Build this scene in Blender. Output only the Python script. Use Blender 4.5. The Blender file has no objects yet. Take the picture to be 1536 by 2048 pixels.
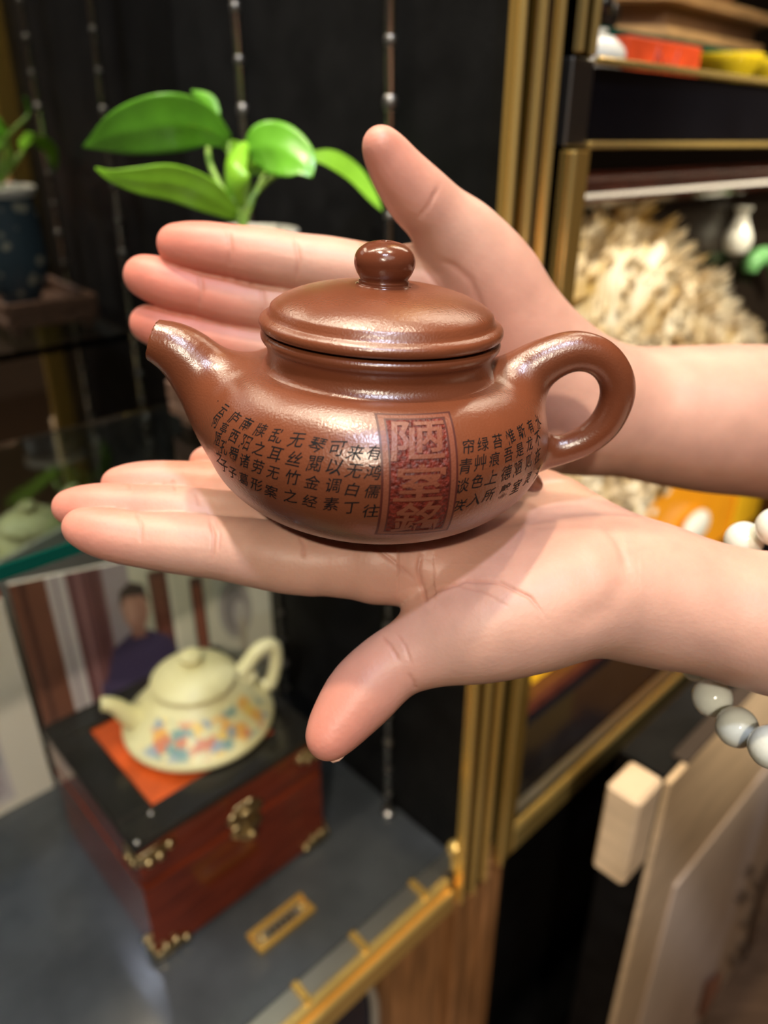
import bpy, math, random
import numpy as np
from mathutils import Vector, Matrix

# ------------------------------------------------------------------ camera, world, lights
SC = bpy.context.scene
COL = SC.collection
F_PX = 1480.0
PITCH = math.radians(26.5)
CAMZ = 1.40
cam_d = bpy.data.cameras.new('camera')
cam = bpy.data.objects.new('camera', cam_d)
COL.objects.link(cam)
cam.location = (0, 0, CAMZ)
cam.rotation_euler = (math.pi / 2 - PITCH, 0, 0)
cam_d.sensor_fit = 'VERTICAL'
cam_d.lens = 6.86
cam_d.sensor_height = 6.86 * 2048 / F_PX
cam_d.clip_start = 0.02
cam_d.dof.use_dof = True
cam_d.dof.focus_distance = 0.205
cam_d.dof.aperture_fstop = 1.85
SC.camera = cam

w = bpy.data.worlds.new('world')
SC.world = w
w.use_nodes = True
w.node_tree.nodes['Background'].inputs[0].default_value = (1.0, 0.93, 0.86, 1)
w.node_tree.nodes['Background'].inputs[1].default_value = 0.07

SC.view_settings.view_transform = 'Standard'
SC.view_settings.look = 'None'
SC.view_settings.exposure = 0.12
SC.view_settings.gamma = 1.0
SC.view_settings.use_curve_mapping = False

CAB = math.radians(46.5)        # the cabinet front recedes to the right at this angle
EA = np.array([math.sin(CAB), math.cos(CAB), 0.0])
EB = np.array([-math.cos(CAB), math.sin(CAB), 0.0])
C0 = np.array([0, 0, CAMZ])


def W(a, b, z):
    return EA * a + EB * b + np.array([0, 0, z + CAMZ])


def spot(name, loc, target, energy, color, size=60, blend=0.6, radius=0.03):
    d = bpy.data.lights.new(name, 'SPOT')
    d.energy = energy
    d.color = color
    d.spot_size = math.radians(size)
    d.spot_blend = blend
    d.shadow_soft_size = radius
    o = bpy.data.objects.new(name, d)
    COL.objects.link(o)
    o.location = loc
    o.rotation_euler = (Vector(target) - Vector(loc)).to_track_quat('-Z', 'Y').to_euler()
    return o


def area(name, loc, target, energy, color, sx, sy):
    d = bpy.data.lights.new(name, 'AREA')
    d.energy = energy
    d.color = color
    d.shape = 'RECTANGLE'
    d.size = sx
    d.size_y = sy
    o = bpy.data.objects.new(name, d)
    COL.objects.link(o)
    o.location = loc
    o.rotation_euler = (Vector(target) - Vector(loc)).to_track_quat('-Z', 'Y').to_euler()
    return o


WARM = (1.0, 0.84, 0.63)
NEUT = (1.0, 0.92, 0.82)
COOL = (0.74, 0.81, 1.0)
POT = (0.0, 0.22, 1.3)
spot('ceiling_spot_warm', (-0.22, 0.16, 2.66), POT, 56, WARM, 60, 0.8, 0.035)
spot('ceiling_spot_warm', (0.28, 0.30, 2.66), POT, 24, WARM, 60, 0.8, 0.035)
spot('ceiling_spot_cool', (0.10, -0.40, 2.66), POT, 52, COOL, 60, 0.8, 0.05)
area('fill_panel', (0.5, -1.1, 2.66), (0.5, -1.1, 0), 10, NEUT, 1.0, 1.0)  # unseen fill light, added to lift the whole room
area('cabinet_light_left', tuple(W(0.12, 0.42, 0.62)), tuple(W(0.15, 0.46, -0.6)), 3.6, (1.0, 0.88, 0.68), 0.5, 0.05)
area('cabinet_light_upper_right', tuple(W(0.85, 0.33, 0.56)), tuple(W(0.85, 0.42, -0.6)), 3.0, WARM, 0.7, 0.04)
area('carving_fill_strip', tuple(W(0.95, 0.318, -0.010)), tuple(W(0.95, 0.43, -0.40)), 0.5, (1.0, 0.86, 0.62), 0.8, 0.02)  # added fill strip that brightens the carving below the drawer band
spot('chest_fill_spot', tuple(W(-1.2, -1.0, 1.2)), tuple(W(0.20, 0.50, -0.50)), 120, (1.0, 0.88, 0.70), 28, 0.8, 0.04)  # added spot that brightens the chest from under the glass shelf
spot('carving_fill_spot', tuple(W(0.62, -1.2, 1.2)), tuple(W(0.88, 0.42, -0.36)), 270, (1.0, 0.88, 0.68), 24, 0.7, 0.04)  # added spot aimed through the window to brighten the carving


# ------------------------------------------------------------------ pixel helpers (design-time placement)
CP, SP = math.cos(PITCH), math.sin(PITCH)
RR = np.array([1, 0, 0.])
FF = np.array([0, CP, -SP])
UU = np.array([0, SP, CP])


def ray(u, v):
    return RR * (u - 768) / F_PX + FF + UU * (1024 - v) / F_PX


def onD(u, v, d):
    return C0 + ray(u, v) * d


def onZ(u, v, z):
    r = ray(u, v)
    return C0 + r * (z / r[2])


def onY(u, v, y):
    r = ray(u, v)
    return C0 + r * (y / r[1])


def onB(u, v, b):
    r = ray(u, v)
    return C0 + r * (b / (r @ EB))


def onA(u, v, a):
    r = ray(u, v)
    return C0 + r * (a / (r @ EA))


def abz(P):
    return np.array([P @ EA, P @ EB, P[2] - CAMZ])


def proj(P):
    Q = P - C0
    d = Q @ FF
    return np.stack([768 + F_PX * (Q @ RR) / d, 1024 - F_PX * (Q @ UU) / d], -1)


def ppm(P):
    return F_PX / ((P - C0) @ FF)


# ------------------------------------------------------------------ materials
MATS = {}


def srgb(r, g, b):
    def c(x):
        x /= 255.0
        return x / 12.92 if x <= 0.04045 else ((x + 0.055) / 1.055) ** 2.4
    return (c(r), c(g), c(b))


def mat(name, color, rough=0.5, metal=0.0, bump=0.0, bscale=200.0, var=0.0, vscale=20.0, spec=0.5, coat=0.0,
        trans=0.0, ior=1.45, sss=0.0, emit=None, estr=0.0, stretch=None, color2=None):
    if name in MATS:
        return MATS[name]
    m = bpy.data.materials.new(name)
    m.use_nodes = True
    nt = m.node_tree
    p = nt.nodes['Principled BSDF']
    p.inputs['Base Color'].default_value = (*color, 1)
    p.inputs['Roughness'].default_value = rough
    p.inputs['Metallic'].default_value = metal
    p.inputs['Specular IOR Level'].default_value = spec
    p.inputs['Coat Weight'].default_value = coat
    p.inputs['Coat Roughness'].default_value = 0.05
    p.inputs['Transmission Weight'].default_value = trans
    p.inputs['IOR'].default_value = ior
    if emit:
        p.inputs['Emission Color'].default_value = (*emit, 1)
        p.inputs['Emission Strength'].default_value = estr
    if sss:
        p.inputs['Subsurface Weight'].default_value = sss
        p.inputs['Subsurface Radius'].default_value = (1.0, 0.35, 0.2)
        p.inputs['Subsurface Scale'].default_value = 0.003
    tc = nt.nodes.new('ShaderNodeTexCoord')
    vec = tc.outputs['Object']
    if stretch:
        mp = nt.nodes.new('ShaderNodeMapping')
        mp.inputs['Scale'].default_value = stretch
        mp.inputs['Rotation'].default_value = (0, 0, -(math.pi / 2 - CAB))
        nt.links.new(vec, mp.inputs['Vector'])
        vec = mp.outputs['Vector']
    if var or color2:
        n = nt.nodes.new('ShaderNodeTexNoise')
        n.inputs['Scale'].default_value = vscale
        n.inputs['Detail'].default_value = 5
        nt.links.new(vec, n.inputs['Vector'])
        r = nt.nodes.new('ShaderNodeValToRGB')
        c2 = color2 if color2 else tuple(max(0, c * (1 - var)) for c in color)
        c1 = color if color2 else tuple(min(1, c * (1 + var)) for c in color)
        r.color_ramp.elements[0].position = 0.35
        r.color_ramp.elements[1].position = 0.65
        r.color_ramp.elements[0].color = (*c2, 1)
        r.color_ramp.elements[1].color = (*c1, 1)
        nt.links.new(n.outputs['Fac'], r.inputs['Fac'])
        nt.links.new(r.outputs['Color'], p.inputs['Base Color'])
    if bump:
        n2 = nt.nodes.new('ShaderNodeTexNoise')
        n2.inputs['Scale'].default_value = bscale
        n2.inputs['Detail'].default_value = 3
        nt.links.new(vec, n2.inputs['Vector'])
        b = nt.nodes.new('ShaderNodeBump')
        b.inputs['Strength'].default_value = bump
        b.inputs['Distance'].default_value = 0.001
        nt.links.new(n2.outputs['Fac'], b.inputs['Height'])
        nt.links.new(b.outputs['Normal'], p.inputs['Normal'])
    MATS[name] = m
    return m


def mat_attr(name, rough=0.6, attr='col'):
    m = bpy.data.materials.new(name)
    m.use_nodes = True
    nt = m.node_tree
    p = nt.nodes['Principled BSDF']
    a = nt.nodes.new('ShaderNodeAttribute')
    a.attribute_name = attr
    nt.links.new(a.outputs['Color'], p.inputs['Base Color'])
    p.inputs['Roughness'].default_value = rough
    return m


CLAY = mat('purple_clay', (0.150, 0.043, 0.018), 0.27, bump=0.12, bscale=1500, var=0.06, vscale=60, spec=1.0)
CLAY_LID = mat('purple_clay_knob', (0.115, 0.032, 0.015), 0.18, bump=0.05, bscale=1500, var=0.06, vscale=60, spec=0.6)
INK = mat('engraved_dark', (0.006, 0.005, 0.005), 0.6, spec=0.2)
SEALBG = mat('seal_ground', (0.105, 0.013, 0.007), 0.45, bump=0.7, bscale=1000, var=0.5, vscale=800, spec=0.4)
SEALFG = mat('seal_relief', (0.165, 0.047, 0.024), 0.38, bump=0.15, bscale=1500, spec=0.5)
SEALLN = mat('seal_groove', (0.06, 0.012, 0.008), 0.4)
GOLD = mat('polished_brass', (0.92, 0.66, 0.22), 0.22, 0.72, bump=0.05, bscale=40)
GOLDS = mat('satin_brass', (0.90, 0.58, 0.15), 0.24, 0.8)
OLDBRASS = mat('aged_brass', (0.42, 0.32, 0.16), 0.35, 1.0, bump=0.3, bscale=300)
STEEL = mat('steel', (0.55, 0.53, 0.50), 0.25, 1.0)
STEELD = mat('satin_steel', (0.32, 0.32, 0.30), 0.35, 1.0)
BLACK = mat('black_panel', (0.006, 0.006, 0.006), 0.5, spec=0.2, bump=0.25, bscale=350, var=0.35, vscale=30)
BLKGLOSS = mat('black_gloss', (0.005, 0.005, 0.007), 0.14, var=0.2, vscale=10, spec=0.3)
MIRROR = mat('dark_mirror', (0.56, 0.56, 0.55), 0.02, 1.0)
OLIVEM = mat('olive_mirror', (0.16, 0.14, 0.07), 0.06, 1.0)
BRASSM = mat('brass_mirror', (0.74, 0.68, 0.50), 0.05, 1.0)
STEELK = mat('dull_steel', (0.30, 0.29, 0.27), 0.4, 1.0)
SHELFGL = mat('grey_glass_top', (0.040, 0.045, 0.050), 0.16, var=0.15, vscale=25, spec=0.6)
WOODO = mat('orange_wood', (0.33, 0.15, 0.055), 0.4, var=0.35, vscale=9, stretch=(14, 14, 1))
WOODR = mat('red_lacquer_wood', (0.13, 0.020, 0.007), 0.14, var=0.25, vscale=9, stretch=(3, 3, 20), coat=0.4)
WOODRED = mat('orange_red_inset', (0.52, 0.075, 0.010), 0.35, var=0.25, vscale=40)
LACQ = mat('black_lacquer', (0.012, 0.011, 0.009), 0.22, coat=0.3)
WOODT = mat('walnut_tray', (0.11, 0.06, 0.038), 0.4, var=0.3, vscale=12, stretch=(2, 20, 20))
WOODL = mat('pale_wood', (0.74, 0.54, 0.34), 0.5, var=0.12, vscale=7, stretch=(1.5, 1.5, 14))
WOODP = mat('pine_wood', (0.60, 0.36, 0.16), 0.45, var=0.2, vscale=8, stretch=(3, 3, 18))
WOODM = mat('mahogany', (0.060, 0.016, 0.010), 0.15, var=0.3, vscale=10, stretch=(3, 3, 20), coat=0.5)
CREAM = mat('cream_clay', (0.74, 0.67, 0.36), 0.42, var=0.05, vscale=40)
IVORY = mat('ivory_carving', (0.90, 0.84, 0.70), 0.5, color2=(0.50, 0.33, 0.10), vscale=22)
WHITE = mat('white_glaze', (0.80, 0.80, 0.72), 0.2)
AMBER = mat('amber_board', (0.95, 0.36, 0.015), 0.25, var=0.15, vscale=6)
AMBERY = mat('amber_yellow', (1.0, 0.56, 0.02), 0.3)
DKBOARD = mat('dark_board', (0.016, 0.012, 0.009), 0.25)
JADE = mat('green_jade', (0.16, 0.42, 0.15), 0.25)
REDBOX = mat('red_card', (0.70, 0.075, 0.018), 0.45, var=0.25, vscale=30)
YELLOW = mat('yellow_glaze', (0.85, 0.62, 0.02), 0.2)
GLASS = mat('shelf_glass', (0.80, 0.97, 0.92), 0.0, trans=1.0, ior=1.5)
GLASSEDGE = mat('glass_edge_green', (0.002, 0.055, 0.040), 0.15)
LEAF = mat('pothos_leaf', (0.12, 0.36, 0.025), 0.30, var=0.22, vscale=35, spec=0.6)
LEAF2 = mat('pothos_leaf_young', (0.22, 0.50, 0.03), 0.32, var=0.2, vscale=35)
STEM = mat('pothos_stem', (0.22, 0.40, 0.06), 0.4)
SOIL = mat('moss', (0.06, 0.05, 0.03), 0.9, bump=1, bscale=200)
NAIL = mat('fingernail', (0.78, 0.48, 0.38), 0.25, spec=0.6)
PAPER = mat_attr('printed_paper', 0.35)
FLOORM = mat('floor_wood', (0.20, 0.12, 0.07), 0.35, var=0.25, vscale=5, stretch=(2, 18, 1))
WALLM = mat('shop_wall', (0.34, 0.24, 0.17), 0.7, var=0.1, vscale=4)
CEILM = mat('shop_ceiling', (0.55, 0.50, 0.44), 0.8, var=0.05, vscale=4)
NAVY = mat('navy_panel', (0.012, 0.016, 0.032), 0.3, var=0.2, vscale=10)
PALEM = mat('reflection_outline', (0.36, 0.32, 0.26), 0.4)
BAG = mat('pale_card', (0.88, 0.71, 0.56), 0.55, var=0.05, vscale=10)


def vase_mat():
    m = mat('blue_grey_glaze', (0.055, 0.085, 0.105), 0.22)
    nt = m.node_tree
    p = nt.nodes['Principled BSDF']
    tc = nt.nodes.new('ShaderNodeTexCoord')
    v = nt.nodes.new('ShaderNodeTexVoronoi')
    v.inputs['Scale'].default_value = 55
    n = nt.nodes.new('ShaderNodeTexNoise')
    n.inputs['Scale'].default_value = 40
    mx = nt.nodes.new('ShaderNodeMix')
    mx.data_type = 'RGBA'
    r = nt.nodes.new('ShaderNodeValToRGB')
    r.color_ramp.elements[0].position = 0.30
    r.color_ramp.elements[0].color = (0.42, 0.42, 0.33, 1)
    r.color_ramp.elements[1].position = 0.48
    r.color_ramp.elements[1].color = (0.045, 0.075, 0.10, 1)
    ad = nt.nodes.new('ShaderNodeMath')
    ad.operation = 'MULTIPLY_ADD'
    ad.inputs[1].default_value = 0.4
    nt.links.new(tc.outputs['Object'], v.inputs['Vector'])
    nt.links.new(tc.outputs['Object'], n.inputs['Vector'])
    nt.links.new(n.outputs['Fac'], ad.inputs[0])
    nt.links.new(v.outputs['Distance'], ad.inputs[2])
    nt.links.new(ad.outputs[0], r.inputs['Fac'])
    nt.links.new(r.outputs['Color'], p.inputs['Base Color'])
    return m


def jade_bead_mat():
    m = mat('white_jade', (0.72, 0.74, 0.66), 0.12, sss=0.6, var=0.08, vscale=60, coat=0.3)
    m.node_tree.nodes['Principled BSDF'].inputs['Subsurface Radius'].default_value = (1, 1, 0.9)
    return m


def skin_mat():
    m = bpy.data.materials.new('skin')
    m.use_nodes = True
    nt = m.node_tree
    p = nt.nodes['Principled BSDF']
    at = nt.nodes.new('ShaderNodeAttribute')
    at.attribute_name = 'col'
    tc = nt.nodes.new('ShaderNodeTexCoord')
    n = nt.nodes.new('ShaderNodeTexNoise')
    n.inputs['Scale'].default_value = 90
    n.inputs['Detail'].default_value = 4
    nt.links.new(tc.outputs['Object'], n.inputs['Vector'])
    mr = nt.nodes.new('ShaderNodeMapRange')
    mr.inputs[1].default_value = 0.3
    mr.inputs[2].default_value = 0.7
    mr.inputs[3].default_value = 0.92
    mr.inputs[4].default_value = 1.06
    nt.links.new(n.outputs['Fac'], mr.inputs[0])
    mx = nt.nodes.new('ShaderNodeVectorMath')
    mx.operation = 'SCALE'
    nt.links.new(at.outputs['Color'], mx.inputs[0])
    nt.links.new(mr.outputs[0], mx.inputs['Scale'])
    nt.links.new(mx.outputs['Vector'], p.inputs['Base Color'])
    p.inputs['Roughness'].default_value = 0.46
    p.inputs['Specular IOR Level'].default_value = 0.42
    p.inputs['Subsurface Weight'].default_value = 0.35
    p.inputs['Subsurface Radius'].default_value = (1.0, 0.30, 0.16)
    p.inputs['Subsurface Scale'].default_value = 0.0032
    n2 = nt.nodes.new('ShaderNodeTexNoise')
    n2.inputs['Scale'].default_value = 1100
    n2.inputs['Detail'].default_value = 2
    v = nt.nodes.new('ShaderNodeTexVoronoi')
    v.inputs['Scale'].default_value = 700
    nt.links.new(tc.outputs['Object'], n2.inputs['Vector'])
    nt.links.new(tc.outputs['Object'], v.inputs['Vector'])
    ad = nt.nodes.new('ShaderNodeMath')
    ad.operation = 'ADD'
    nt.links.new(n2.outputs['Fac'], ad.inputs[0])
    nt.links.new(v.outputs['Distance'], ad.inputs[1])
    b = nt.nodes.new('ShaderNodeBump')
    b.inputs['Strength'].default_value = 0.07
    b.inputs['Distance'].default_value = 0.0006
    nt.links.new(ad.outputs[0], b.inputs['Height'])
    nt.links.new(b.outputs['Normal'], p.inputs['Normal'])
    return m


SKIN = skin_mat()
VASE = vase_mat()
BEAD = jade_bead_mat()


# ------------------------------------------------------------------ object helpers
def tag(o, label=None, cat=None, group=None, kind=None):
    if label:
        o['label'] = label
    if cat:
        o['category'] = cat
    if group:
        o['group'] = group
    if kind:
        o['kind'] = kind
    return o


def empty(name, loc, label, cat, group=None):
    o = bpy.data.objects.new(name, None)
    COL.objects.link(o)
    o.location = tuple(loc)
    o.empty_display_size = 0.02
    return tag(o, label, cat, group)


def link(name, verts, faces, m, parent=None, smooth=True, cols=None):
    me = bpy.data.meshes.new(name)
    me.from_pydata([tuple(map(float, v)) for v in verts], [], [tuple(map(int, f)) for f in faces])
    if smooth:
        me.polygons.foreach_set('use_smooth', [True] * len(me.polygons))
    if cols is not None:
        at = me.color_attributes.new('col', 'FLOAT_COLOR', 'POINT')
        at.data.foreach_set('color', np.concatenate([np.asarray(cols), np.ones((len(verts), 1))], 1).astype(np.float32).ravel())
    me.update()
    o = bpy.data.objects.new(name, me)
    COL.objects.link(o)
    if m:
        me.materials.append(m)
    if parent:
        o.parent = parent
        o.matrix_parent_inverse = Matrix.Translation(-Vector(parent_loc(parent)))
    return o


def parent_loc(o):
    return o.location if o.type == 'EMPTY' else (0, 0, 0)


class MB:
    """collects geometry for ONE mesh object"""
    def __init__(s):
        s.v, s.f = [], []

    def add(s, v, f):
        n = len(s.v)
        s.v += [np.asarray(x, float) for x in v]
        s.f += [tuple(i + n for i in q) for q in f]
        return s

    def box(s, a0, a1, b0, b1, z0, z1, bev=0.0):
        """box in cabinet coordinates, edges bevelled by bev"""
        lo = np.array([a0, b0, z0])
        hi = np.array([a1, b1, z1])
        v, f = bevel_box(lo, hi, bev)
        return s.add([W(*p) for p in v], f)

    def obox(s, o, ex, ey, ez, lo, hi, bev=0.0):
        v, f = bevel_box(np.array(lo, float), np.array(hi, float), bev)
        return s.add([o + ex * p[0] + ey * p[1] + ez * p[2] for p in v], f)

    def tube(s, pts, rad, n=12, cap=True, sub=1):
        v, f = tube(pts, rad, n, cap, sub)
        return s.add(v, f)

    def lathe(s, prof, o, ex, ey, ez, n=64):
        v, f = lathe(prof, o, ex, ey, ez, n)
        return s.add(v, f)

    def ball(s, c, r, n=16, sc=(1, 1, 1), ex=None, ey=None, ez=None):
        ex = np.array([1, 0, 0.]) if ex is None else ex
        ey = np.array([0, 1, 0.]) if ey is None else ey
        ez = np.array([0, 0, 1.]) if ez is None else ez
        t = np.linspace(-math.pi / 2, math.pi / 2, n // 2 + 1)
        return s.lathe([(r * math.cos(x), r * math.sin(x)) for x in t], np.asarray(c, float), ex * sc[0], ey * sc[1], ez * sc[2], n)

    def build(s, name, m, parent=None, smooth=False):
        return link(name, s.v, s.f, m, parent, smooth)


def bevel_box(lo, hi, bev):
    c = (lo + hi) / 2
    h = (hi - lo) / 2
    if bev <= 0:
        v = [c + h * np.array([x, y, z]) for x in (-1, 1) for y in (-1, 1) for z in (-1, 1)]
        f = [(0, 1, 3, 2), (4, 6, 7, 5), (0, 4, 5, 1), (2, 3, 7, 6), (0, 2, 6, 4), (1, 5, 7, 3)]
        return v, f
    bev = min(bev, h.min() * 0.9)
    v, idx = [], {}
    for sx in (-1, 1):
        for sy in (-1, 1):
            for sz in (-1, 1):
                sg = np.array([sx, sy, sz])
                for ax in range(3):
                    q = h - bev
                    q = q.copy()
                    q[ax] = h[ax]
                    idx[(sx, sy, sz, ax)] = len(v)
                    v.append(c + q * sg)
    f = []
    S = (-1, 1)
    for ax in range(3):
        o1, o2 = [(1, 2), (2, 0), (0, 1)][ax]
        for s in S:
            quad = []
            for (p, q) in ((-1, -1), (1, -1), (1, 1), (-1, 1)):
                k = [0, 0, 0]
                k[ax], k[o1], k[o2] = s, p, q
                quad.append(idx[(*k, ax)])
            f.append(tuple(quad if s > 0 else quad[::-1]))
    for ax in range(3):                       # edges along axis ax
        o1, o2 = [(1, 2), (2, 0), (0, 1)][ax]
        for p in S:
            for q in S:
                k0 = [0, 0, 0]
                k0[o1], k0[o2] = p, q
                ka, kb = list(k0), list(k0)
                ka[ax], kb[ax] = -1, 1
                quad = (idx[(*ka, o1)], idx[(*kb, o1)], idx[(*kb, o2)], idx[(*ka, o2)])
                f.append(quad if p * q < 0 else quad[::-1])
    for sx in S:
        for sy in S:
            for sz in S:
                t = tuple(idx[(sx, sy, sz, a)] for a in range(3))
                f.append(t if sx * sy * sz > 0 else t[::-1])
    return v, f


def catmull(pts, rad, sub):
    P = np.asarray(pts, float)
    r = np.asarray(rad, float)
    if sub <= 1:
        return P, r
    A = np.concatenate([P, r[:, None]], 1)
    A = np.concatenate([[2 * A[0] - A[1]], A, [2 * A[-1] - A[-2]]])
    out = []
    for i in range(1, len(A) - 2):
        for t in np.arange(sub) / sub:
            p0, p1, p2, p3 = A[i - 1:i + 3]
            out.append(0.5 * (2 * p1 + (p2 - p0) * t + (2 * p0 - 5 * p1 + 4 * p2 - p3) * t * t + (3 * p1 - p0 - 3 * p2 + p3) * t ** 3))
    out.append(A[-2])
    out = np.array(out)
    return out[:, :3], out[:, 3]


def tube(pts, rad, n=12, cap=True, sub=1):
    if np.isscalar(rad):
        rad = [rad] * len(pts)
    P, r = catmull(pts, rad, sub)
    T = np.gradient(P, axis=0)
    T /= np.linalg.norm(T, axis=1)[:, None] + 1e-12
    u = np.cross(T[0], [0, 0, 1.0])
    if np.linalg.norm(u) < 1e-3:
        u = np.cross(T[0], [1.0, 0, 0])
    u /= np.linalg.norm(u)
    v, f = [], []
    for i in range(len(P)):
        u = u - T[i] * (u @ T[i])
        u /= np.linalg.norm(u)
        w_ = np.cross(T[i], u)
        for k in range(n):
            a = 2 * math.pi * k / n
            v.append(P[i] + r[i] * (u * math.cos(a) + w_ * math.sin(a)))
    for i in range(len(P) - 1):
        for k in range(n):
            k2 = (k + 1) % n
            f.append((i * n + k, i * n + k2, (i + 1) * n + k2, (i + 1) * n + k))
    if cap:
        f.append(tuple(range(n))[::-1])
        f.append(tuple((len(P) - 1) * n + k for k in range(n)))
    return v, f


def lathe(prof, o, ex, ey, ez, n=64):
    v, f, rings = [], [], []
    for (r, h) in prof:
        if r < 1e-7:
            rings.append([len(v)])
            v.append(o + ez * h)
        else:
            rings.append(list(range(len(v), len(v) + n)))
            for k in range(n):
                a = 2 * math.pi * k / n
                v.append(o + ex * r * math.cos(a) + ey * r * math.sin(a) + ez * h)
    for A, B in zip(rings[:-1], rings[1:]):
        for k in range(n):
            k2 = (k + 1) % n
            if len(A) == 1 and len(B) == 1:
                continue
            if len(A) == 1:
                f.append((A[0], B[k2], B[k]))
            elif len(B) == 1:
                f.append((A[k], A[k2], B[0]))
            else:
                f.append((A[k], A[k2], B[k2], B[k]))
    return v, f


def smoothprof(prof, sub=6):
    P, r = catmull([(p[0], p[1], 0) for p in prof], [0] * len(prof), sub)
    return [(max(0.0, p[0]), p[1]) for p in P]


# ------------------------------------------------------------------ signed distance fields -> meshes
def smin(a, b, k):
    h = np.maximum(k - np.abs(a - b), 0.0) / k
    return np.minimum(a, b) - h * h * k * 0.25


def d_cone(P, a, b, ra, rb):
    ab = b - a
    L = ab @ ab
    q = P - a
    t = np.clip(q @ ab / L, 0, 1)
    return np.linalg.norm(q - t[..., None] * ab, axis=-1) - (ra + (rb - ra) * t)


class Chain:
    def __init__(s, pts, rad, k=0.002, sub=3):
        s.P, s.r = catmull(pts, rad, sub)
        s.k = k

    def box(s, m):
        R = s.r.max() + m
        return s.P.min(0) - R, s.P.max(0) + R

    def __call__(s, X):
        d = None
        for i in range(len(s.P) - 1):
            e = d_cone(X, s.P[i], s.P[i + 1], s.r[i], s.r[i + 1])
            d = e if d is None else smin(d, e, s.k)
        return d


class Grid:
    def __init__(s, lo, hi, h):
        s.lo, s.h = np.asarray(lo, float), h
        s.n = np.ceil((np.asarray(hi) - s.lo) / h).astype(int) + 1
        s.ax = [s.lo[i] + h * np.arange(s.n[i]) for i in range(3)]

    def full(s, v=1.0):
        return np.full(s.n, v, np.float32)

    def sub(s, lo, hi):
        i0 = np.clip(np.floor((lo - s.lo) / s.h).astype(int), 0, s.n)
        i1 = np.clip(np.ceil((hi - s.lo) / s.h).astype(int) + 1, 0, s.n)
        sl = tuple(slice(a, b) for a, b in zip(i0, i1))
        X = np.stack(np.meshgrid(*[s.ax[i][sl[i]] for i in range(3)], indexing='ij'), -1)
        return sl, X


def surface_nets(fld, g):
    ins = fld < 0
    n = np.array(fld.shape) - 1
    cnt = np.zeros(n, np.int8)
    for dx in (0, 1):
        for dy in (0, 1):
            for dz in (0, 1):
                cnt += ins[dx:dx + n[0], dy:dy + n[1], dz:dz + n[2]]
    act = (cnt > 0) & (cnt < 8)
    ids = np.argwhere(act)
    idx = np.full(n, -1, np.int64)
    idx[act] = np.arange(len(ids))
    acc = np.zeros((len(ids), 3))
    num = np.zeros(len(ids))
    cs = [(x, y, z) for x in (0, 1) for y in (0, 1) for z in (0, 1)]
    for i, c in enumerate(cs):
        for j in range(i + 1, 8):
            e = cs[j]
            if sum(abs(c[q] - e[q]) for q in range(3)) != 1:
                continue
            f0 = fld[tuple((ids + c).T)]
            f1 = fld[tuple((ids + e).T)]
            m = (f0 < 0) != (f1 < 0)
            t = f0[m] / (f0[m] - f1[m])
            acc[m] += np.array(c) + t[:, None] * (np.array(e) - np.array(c))
            num[m] += 1
    V = g.lo + (ids + acc / num[:, None]) * g.h
    quads = []
    for ax in range(3):
        o1, o2 = [(1, 2), (2, 0), (0, 1)][ax]
        a = np.moveaxis(ins, ax, 0)
        d = a[:-1] != a[1:]
        d = np.moveaxis(d, 0, ax)
        E = np.argwhere(d)
        ok = (E[:, o1] > 0) & (E[:, o2] > 0) & (E[:, o1] < n[o1]) & (E[:, o2] < n[o2])
        E = E[ok]
        u1 = np.zeros(3, int)
        u1[o1] = 1
        u2 = np.zeros(3, int)
        u2[o2] = 1
        q = np.stack([idx[tuple((E - u1 - u2).T)], idx[tuple((E - u2).T)], idx[tuple(E.T)], idx[tuple((E - u1).T)]], 1)
        flip = ~ins[tuple(E.T)]
        q[flip] = q[flip][:, ::-1]
        quads.append(q)
    return V, np.concatenate(quads)


def grad(fn, V, e=2e-4):
    G = np.zeros_like(V)
    for i in range(3):
        d = np.zeros(3)
        d[i] = e
        G[:, i] = fn(V + d) - fn(V - d)
    return G / (np.linalg.norm(G, axis=1)[:, None] + 1e-12)


def newton(fn, V, it=2, lim=0.0015):
    for _ in range(it):
        d = np.clip(fn(V), -lim, lim)
        V = V - grad(fn, V) * d[:, None]
    return V


def subdivide(V, Q):
    n = len(V)
    E = np.concatenate([Q[:, [i, (i + 1) % 4]] for i in range(4)])
    Es = np.sort(E, 1)
    key = Es[:, 0] * n + Es[:, 1]
    uq, inv = np.unique(key, return_inverse=True)
    ev = np.stack([uq // n, uq % n], 1)
    EV = (V[ev[:, 0]] + V[ev[:, 1]]) / 2
    FV = V[Q].mean(1)
    m = len(Q)
    e = inv.reshape(4, m).T + n
    fi = np.arange(m) + n + len(EV)
    nq = []
    for i in range(4):
        nq.append(np.stack([Q[:, i], e[:, i], fi, e[:, (i - 1) % 4]], 1))
    return np.concatenate([V, EV, FV]), np.concatenate(nq)


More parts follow.
